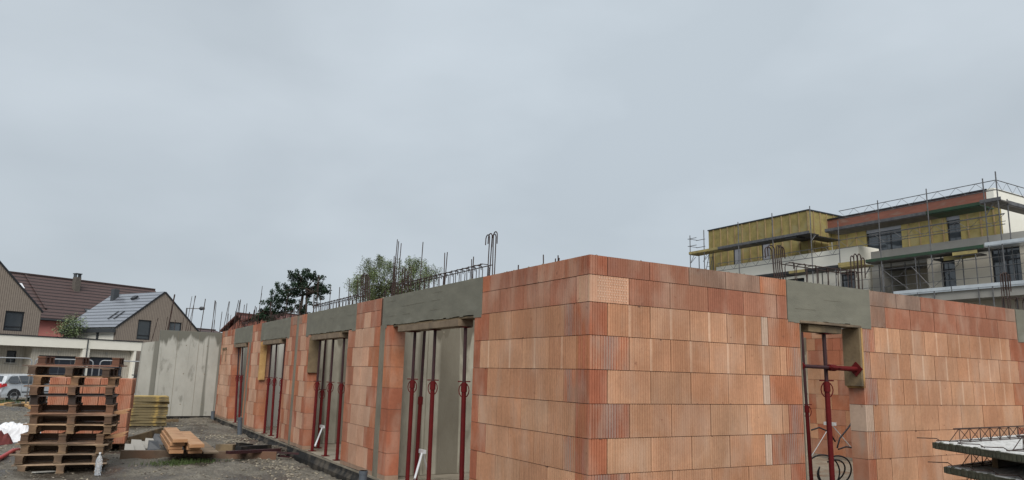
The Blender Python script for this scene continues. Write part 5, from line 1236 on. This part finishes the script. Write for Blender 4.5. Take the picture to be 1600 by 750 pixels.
# lower storeys
lowW = [(14.03, 14.69, 6.0, 7.55), (11.15, 12.4, 6.0, 7.8), (19.35, 20.25, 6.1, 7.55), (22.6, 23.9, 6.1, 7.5), (25.5, 26.5, 6.1, 7.5), (28.2, 29.2, 6.1, 7.5), (11.3, 13, 1, 4.2), (14, 15.2, 1, 4), (20, 22, 1, 4), (25, 27, 1, 4)]
lowW = [(a, b, c, d) for (a, b, c, d) in lowW]
mb = MB()
wallgrid(mb, y_end, 15.35, GZ, 7.85, .3, [h for h in lowW if h[1] < 15.35], PX_(XF)); bld(mb, 'wall', M['beige'])
mb = MB(); wallgrid(mb, 18.6, 30.1, GZ, 7.85, .3, [h for h in lowW if h[0] > 18.6], PX_(XF)); bld(mb, 'wall', M['offwhite'])
mb = MB(); mb.box(XF + 2.2, XF + 2.4, 15.36, 18.59, GZ, 7.8); mb.box(XF + .3, XF + 2.2, 18.4, 18.6, GZ, 7.8); mb.box(XF + .3, XF + 2.2, 15.36, 15.55, GZ, 7.8); bld(mb, 'loggia_wall', M['beige'])
mb = MB(); mb.box(XF + .05, XF + 2.3, 17.9, 18.38, GZ, 7.8); bld(mb, 'column', M['shade_grey'])
for h in lowW: Win(AB, XF, h, mullions=2 if h[1] - h[0] > .8 else 1, rail=h[2] + (h[3] - h[2]) * .7 if h[2] > 5 else None, mat='glass', setb=.15)
mb = MB(); mb.box(XF + .31, XF + 14, y_end + .02, 30.0, 7.6, 7.84); mb.box(XF + .31, XF + 14, y_end + .02, 30, 4.9, 5.1); bld(mb, 'floor_slab', M['shade_grey'])
mb = MB(); mb.box(XF + 13.7, XF + 14, y_end, 30.1, GZ, 10.5); mb.box(XF + .31, XF + 13.69, 29.8, 30.1, GZ, 7.59); mb.box(XF + .31, XF + 13.69, y_end, y_end + .3, GZ, 7.59); bld(mb, 'rear_wall', M['offwhite'])
# balcony slab edge / white terrace parapet
mb = MB(); mb.box(XF - .25, XF - .02, 18.9, 29.2, 7.86, 8.82); mb.box(XF - .02, XF + 1.6, 18.9, 19.1, 7.86, 8.87); mb.box(XF - .02, XF + 2, 19.1, 29.2, 7.851, 7.95); bld(mb, 'terrace_parapet', M['offwhite'])
mb = MB(); mb.box(XF - .15, XF + .1, y_end - .1, 18.25, 7.86, 8.42); bld(mb, 'parapet', M['shade_grey'])
mb = MB(); mb.box(XF - 1.2, XF - .002, y_end - .1, 15.8, 5.45, 5.9); bld(mb, 'balcony_slab', M['shade_grey'])
# penthouse, left block clad in mineral wool
yR = onx(1263, 327, XF + .1).y; yL = onx(1107, 363, XF + .1).y; ZT = 11.45
wl = [rectx(1144, 385, 1158, 414, XF + .1), rectx(1188, 376, 1204, 405, XF + .1)]
mb = MB(); wallgrid(mb, yR, yL, 7.96, ZT, .2, wl, PX_(XF + .1)); mb.box(XF + .3, 34.3, yR, yR + .2, 7.96, 10.1); mb.box(XF + .3, 36.2, yR, yR + .2, 10.1, ZT); mb.box(XF + .3, 37, yL - .2, yL, 7.96, ZT); bld(mb, 'insulation', M['wool'])
mb = MB(); mb.box(XF + .05, 37, yR - .05, yL + .05, ZT, ZT + .07); bld(mb, 'flat_roof', M['dark_frame'])
for h in wl: Win(AB, XF + .1, h, mat='blind', setb=.15)
mb = MB(); u = yR + .06
while u < yL - .1:
    mb = MB()
    if not any(h[0] - .02 < u < h[1] + .02 for h in wl): mb.box(XF + .04, XF + .098, u - .03, u + .03, 7.96, ZT - .02)
    else: mb.box(XF + .04, XF + .098, u - .03, u + .03, 10.25, ZT - .02)
    bld(mb, 'batten', M['batten'])
    u += .62
x = XF + .5
while x < 36.1:
    mb = MB(); mb.box(x - .03, x + .03, yR - .05, yR - .002, 7.96 if x < 34.2 else 10.1, ZT - .02); x += .6; bld(mb, 'batten', M['batten'])
mb = MB(); mb.box(34.32, 34.5, yR - .9, yR - .02, 8.4, 10.08); bld(mb, 'dark_opening', M['dark_frame'])
# right block, set back
XR = XP; yr0 = onx(1562, 340, XR).y; yr1 = yR - .02
wr = [rectx(1352, 360, 1410, 386, XR), rectx(1477, 337, 1502, 371, XR)]
wr = [(h[0], h[1], 8.7, 10.15) for h in wr]
mb = MB(); wallgrid(mb, yr0, yr1, 7.9, 10.4, .2, wr, PX_(XR)); bld(mb, 'insulation', M['wool'])
for h in wr: Win(AB, XR, h, mullions=3 if h[1] - h[0] > 1.5 else 1, rail=9.75, setb=.15, blind=.2)
mb = MB(); u = yr0 + .25
while u < yr1 - .1:
    if not any(h[0] - .05 < u < h[1] + .05 for h in wr): mb = MB(); mb.box(XR - .05, XR - .002, u - .03, u + .03, 7.9, 10.38); bld(mb, 'batten', M['batten'])
    u += .62
zp = onx(1450, 312, XR - .35).z
mb = MB(); mb.box(XR - .35, XR + .3, yr0 + .35, yr1, 10.41, 11.05); bld(mb, 'parapet', M['redbrick'])
mb = MB(); mb.box(XR - .4, XR + .35, yr0 + .3, yr1, 11.051, 11.13); bld(mb, 'coping', M['dark_frame'])
mb = MB(); mb.box(XR - .35, XR + 10, yr0 - .0, yr0 + .345, 10.41, 11.05); mb.box(XR - .36, XR + 10, yr0 - .02, yr0 + .29, 11.051, 11.12); mb.box(XR + .2, XR + 10, yr0, yr0 + .2, 7.9, 10.4); bld(mb, 'end_wall', M['offwhite'])
mb = MB(); mb.box(XR + .31, XR + 10, yr0 + .35, yr1, 10.6, 10.75); bld(mb, 'flat_roof', M['dark_frame'])

# scaffolding
SC = thing('scaffold', (31, 20, GZ), 'galvanised tube scaffold with decks wrapping the unfinished apartment building', 'scaffold')
XO, XI = 30.9, 31.7
def std(y, ztop, X=XO, zb=GZ): mb = MB(); mb.tube((X, y, zb), (X, y, ztop), .027, 6); 
def SB(mb, name, mat): return mb.build(name, mat, SC)
ST = [(onx(px, py, XO).y, onx(px, py, XO).z) for px, py in ((1078, 368), (1120, 355), (1153, 347), (1206, 333), (1265, 322), (1309, 345), (1371, 313), (1447, 295), (1535, 279), (1555, 268))]
for i, (y, zt_) in enumerate(ST):
    if i == 1: y = ST[0][0] - .8 * 1.6
    mb = MB(); mb.tube((XO, y, GZ), (XO, y, zt_), .03, 6); SB(mb, 'standard', M['scaf'])
    mb = MB(); mb.tube((XI, y, GZ), (XI, y, 7.7 if 1 < i < 9 else min(zt_, 9.9)), .03, 6); SB(mb, 'standard', M['scaf'])
ysS = [s[0] for s in ST]
for y in (17.6, 16.2, 15.5, 13.4, 11.7): mb = MB(); mb.tube((XI, y, 5.8), (XI, y, 7.6), .028, 6); SB(mb, 'standard', M['scaf'])
def ledger(y0, y1, z, X=XO, r=.022, z1=None): mb = MB(); mb.tube((X, y0, z), (X, y1, z if z1 is None else z1), r, 5); SB(mb, 'ledger', M['scaf'])
def deck(y0, y1, z, mat='deck', x0=XO, x1=XI, toe=True, th=.06, toemat='scaf'):
    mb = MB(); mb.box(x0, x1, min(y0, y1), max(y0, y1), z - th, z); SB(mb, 'deck', M[mat])
    if toe: mb = MB(); mb.box(x0 - .03, x0 - .004, min(y0, y1), max(y0, y1), z - .02, z + .13); SB(mb, 'toe_board', M[toemat])
yA, yB, yC, yD = 30.6, 21.1, 18.9, ST[9][1] * 0 + ST[9][0] + .1
U = 9.85
deck(yB, 25.4, U - .08, 'black'); deck(25.4, 28.0, U - .08, 'deck'); deck(28.0, yA, U - .08, 'deck_yellow', toemat='deck_yellow')
for z in (U + .45, U + .95): ledger(29.9, yA + .1, z); ledger(29.9, yA + .1, z, XI)
for z in (U + .45, U + .95): mb = MB(); mb.tube((XO, yA, z), (XI, yA, z), .02, 5); SB(mb, 'ledger', M['scaf'])
# truss guard over the upper right deck
def truss(y0, y1, z0, z1, X=XO, n=None, r=.009):
    mb = MB(); n = n or max(2, int(abs(y1 - y0) / .85)); mb.tube((X, y0, z1), (X, y1, z1), .02, 5); mb.tube((X, y0, z0), (X, y1, z0), .02, 5)
    for k in range(n): a = y0 + (y1 - y0) * k / n; b = y0 + (y1 - y0) * (k + .5) / n; c = y0 + (y1 - y0) * (k + 1) / n; mb.tube((X, a, z1), (X, b, z0), r, 4); mb.tube((X, b, z0), (X, c, z1), r, 4)
    SB(mb, 'guard_frame', M['scaf'])
truss(ysS[5] - .1, ysS[9], U + .38, U + .82)
deck(yr1 - 2.0 + .1, 14.6, U - .12, 'deck', XO + .2, XI + .6); deck(14.6, 12.1, U - .12, 'deck_green', XO + .2, XI + .6, toemat='deck_green'); deck(12.0, 11.1, U - .1, 'deck')
mb = MB(); mb.box(XO, XI + .8, yr1 - .15, yr1 + .6, U - .2, U - .12); mb.box(XI + .05, XR - .5, yR - .95, yR - .1, U - .18, U - .12); SB(mb, 'deck', M['black'])
# side run along the end wall
for z in (U + .38, U + .82): mb = MB(); mb.tube((XO, yD - .1, z), (40, yD - .1, z), .02, 5); SB(mb, 'ledger', M['scaf'])
mb = MB(); mb.box(XO + .9, 41, yD - .05, yD + .5, U - .2, U - .12); SB(mb, 'deck', M['deck'])
mb = MB(); mb.box(XO + .9, 41, yD - .08, yD - .055, U - .15, U + .02); SB(mb, 'toe_board', M['scaf'])
for x in (33.6, 36.2, 38.8): mb = MB(); mb.tube((x, yD - .12, GZ), (x, yD - .12, U + .9), .028, 6); SB(mb, 'standard', M['scaf'])
mb = MB(); k = 0
for k in range(10): mb.tube((XO + k * .9, yD - .1, U + .82), (XO + k * .9 + .45, yD - .1, U + .38), .009, 4); mb.tube((XO + k * .9 + .45, yD - .1, U + .38), (XO + k * .9 + .9, yD - .1, U + .82), .009, 4)
SB(mb, 'guard_frame', M['scaf'])
# middle lift
Z2 = 7.72
deck(28.6, 22.6, Z2 - .1, 'black', toemat='black'); deck(22.6, 21.5, Z2 - .1, 'deck', toemat='deck_yellow'); deck(21.5, 19.4, Z2 - .1, 'black', toemat='black'); deck(19.38, 17.9, Z2 - .1, 'deck_yellow', toemat='deck_yellow')
deck(17.8, 12.0, Z2 - .02, 'deck', toemat='deck_green'); deck(11.95, 8.2, Z2 + .05, 'deck_silver', toemat='deck_silver')
mb = MB(); mb.box(XO - .04, XO - .01, 17.88, 19.4, Z2 - .02, Z2 + .12); SB(mb, 'toe_board', M['deck_yellow'])
truss(ysS[9] - .2, ysS[5], Z2 + .9, Z2 + 1.35, r=.01, n=8); truss(ysS[5], ysS[1], Z2 + .62, Z2 + 1.1, r=.012)
for z in (8.75, 9.1): ledger(11, 17.5, z, r=.014)
# lower lift
Z3 = 5.95
deck(16.4, 13.6, Z3 - .02, 'deck_silver', toemat='deck_silver', th=.09); deck(13.55, 8.2, Z3 - .02, 'deck_silver', toemat='deck_silver', th=.09)
for z in (6.35, 6.8, 7.2): ledger(8.4, 19.2, z, r=.014)
deck(17.2, 15.6, 7.35, 'black', XI - .2, XI + .5, toe=False); deck(14.6, 13.4, 7.52, 'black', XI - .3, XI + .3, toe=False); deck(13.4, 12.3, 7.5, 'deck', toemat='deck_yellow'); mb = MB(); mb.box(XO + .3, XO + .33, 12.5, 14.0, 7.35, 7.55); SB(mb, 'toe_board', M['deck_yellow'])
mb = MB()
for (a, za, b, zb) in ((16.9, 6.1, 15.6, 7.2), (16.9, 7.2, 15.6, 6.1), (14.4, 6.1, 13, 7.2), (15.4, 7.2, 14.5, 6.1)): mb.tube((XO, a, za), (XO, b, zb), .012, 4)
SB(mb, 'brace', M['scaf'])
for (y, z) in ((17.9, 7.5), (14.6, 7.5), (13.2, 7.6), (21.1, 9.7), (11.8, 9.6), (30.5, 9.6), (29.3, 9.6)): mb = MB(); mb.tube((XO, y, z - .5), (XO, y - .35, z), .018, 5); mb.tube((XO, y, z - .5), (XO + .5, y, z), .018, 5); SB(mb, 'brace', M['scaf'])
# more standards between lower lifts
for y in (20.7, 19.6, 16.9, 15.2, 12.4, 9.6): mb = MB(); mb.tube((XO + .02, y, GZ), (XO + .02, y, 7.7 if y != 16.9 else 7.5), .026, 6); SB(mb, 'standard', M['scaf'])
# access ladder at the far end
mb = MB()
for s in (0, .35): mb.tube((XO + .3, 29.6 - s, 7.8), (XO + .3, 29.0 - s, 9.8), .022, 5) 
for k in range(7): mb.tube((XO + .3, 29.6 - .086 * k, 7.95 + .28 * k), (XO + .3, 29.25 - .086 * k, 7.95 + .28 * k), .015, 5)
SB(mb, 'ladder', M['scaf'])
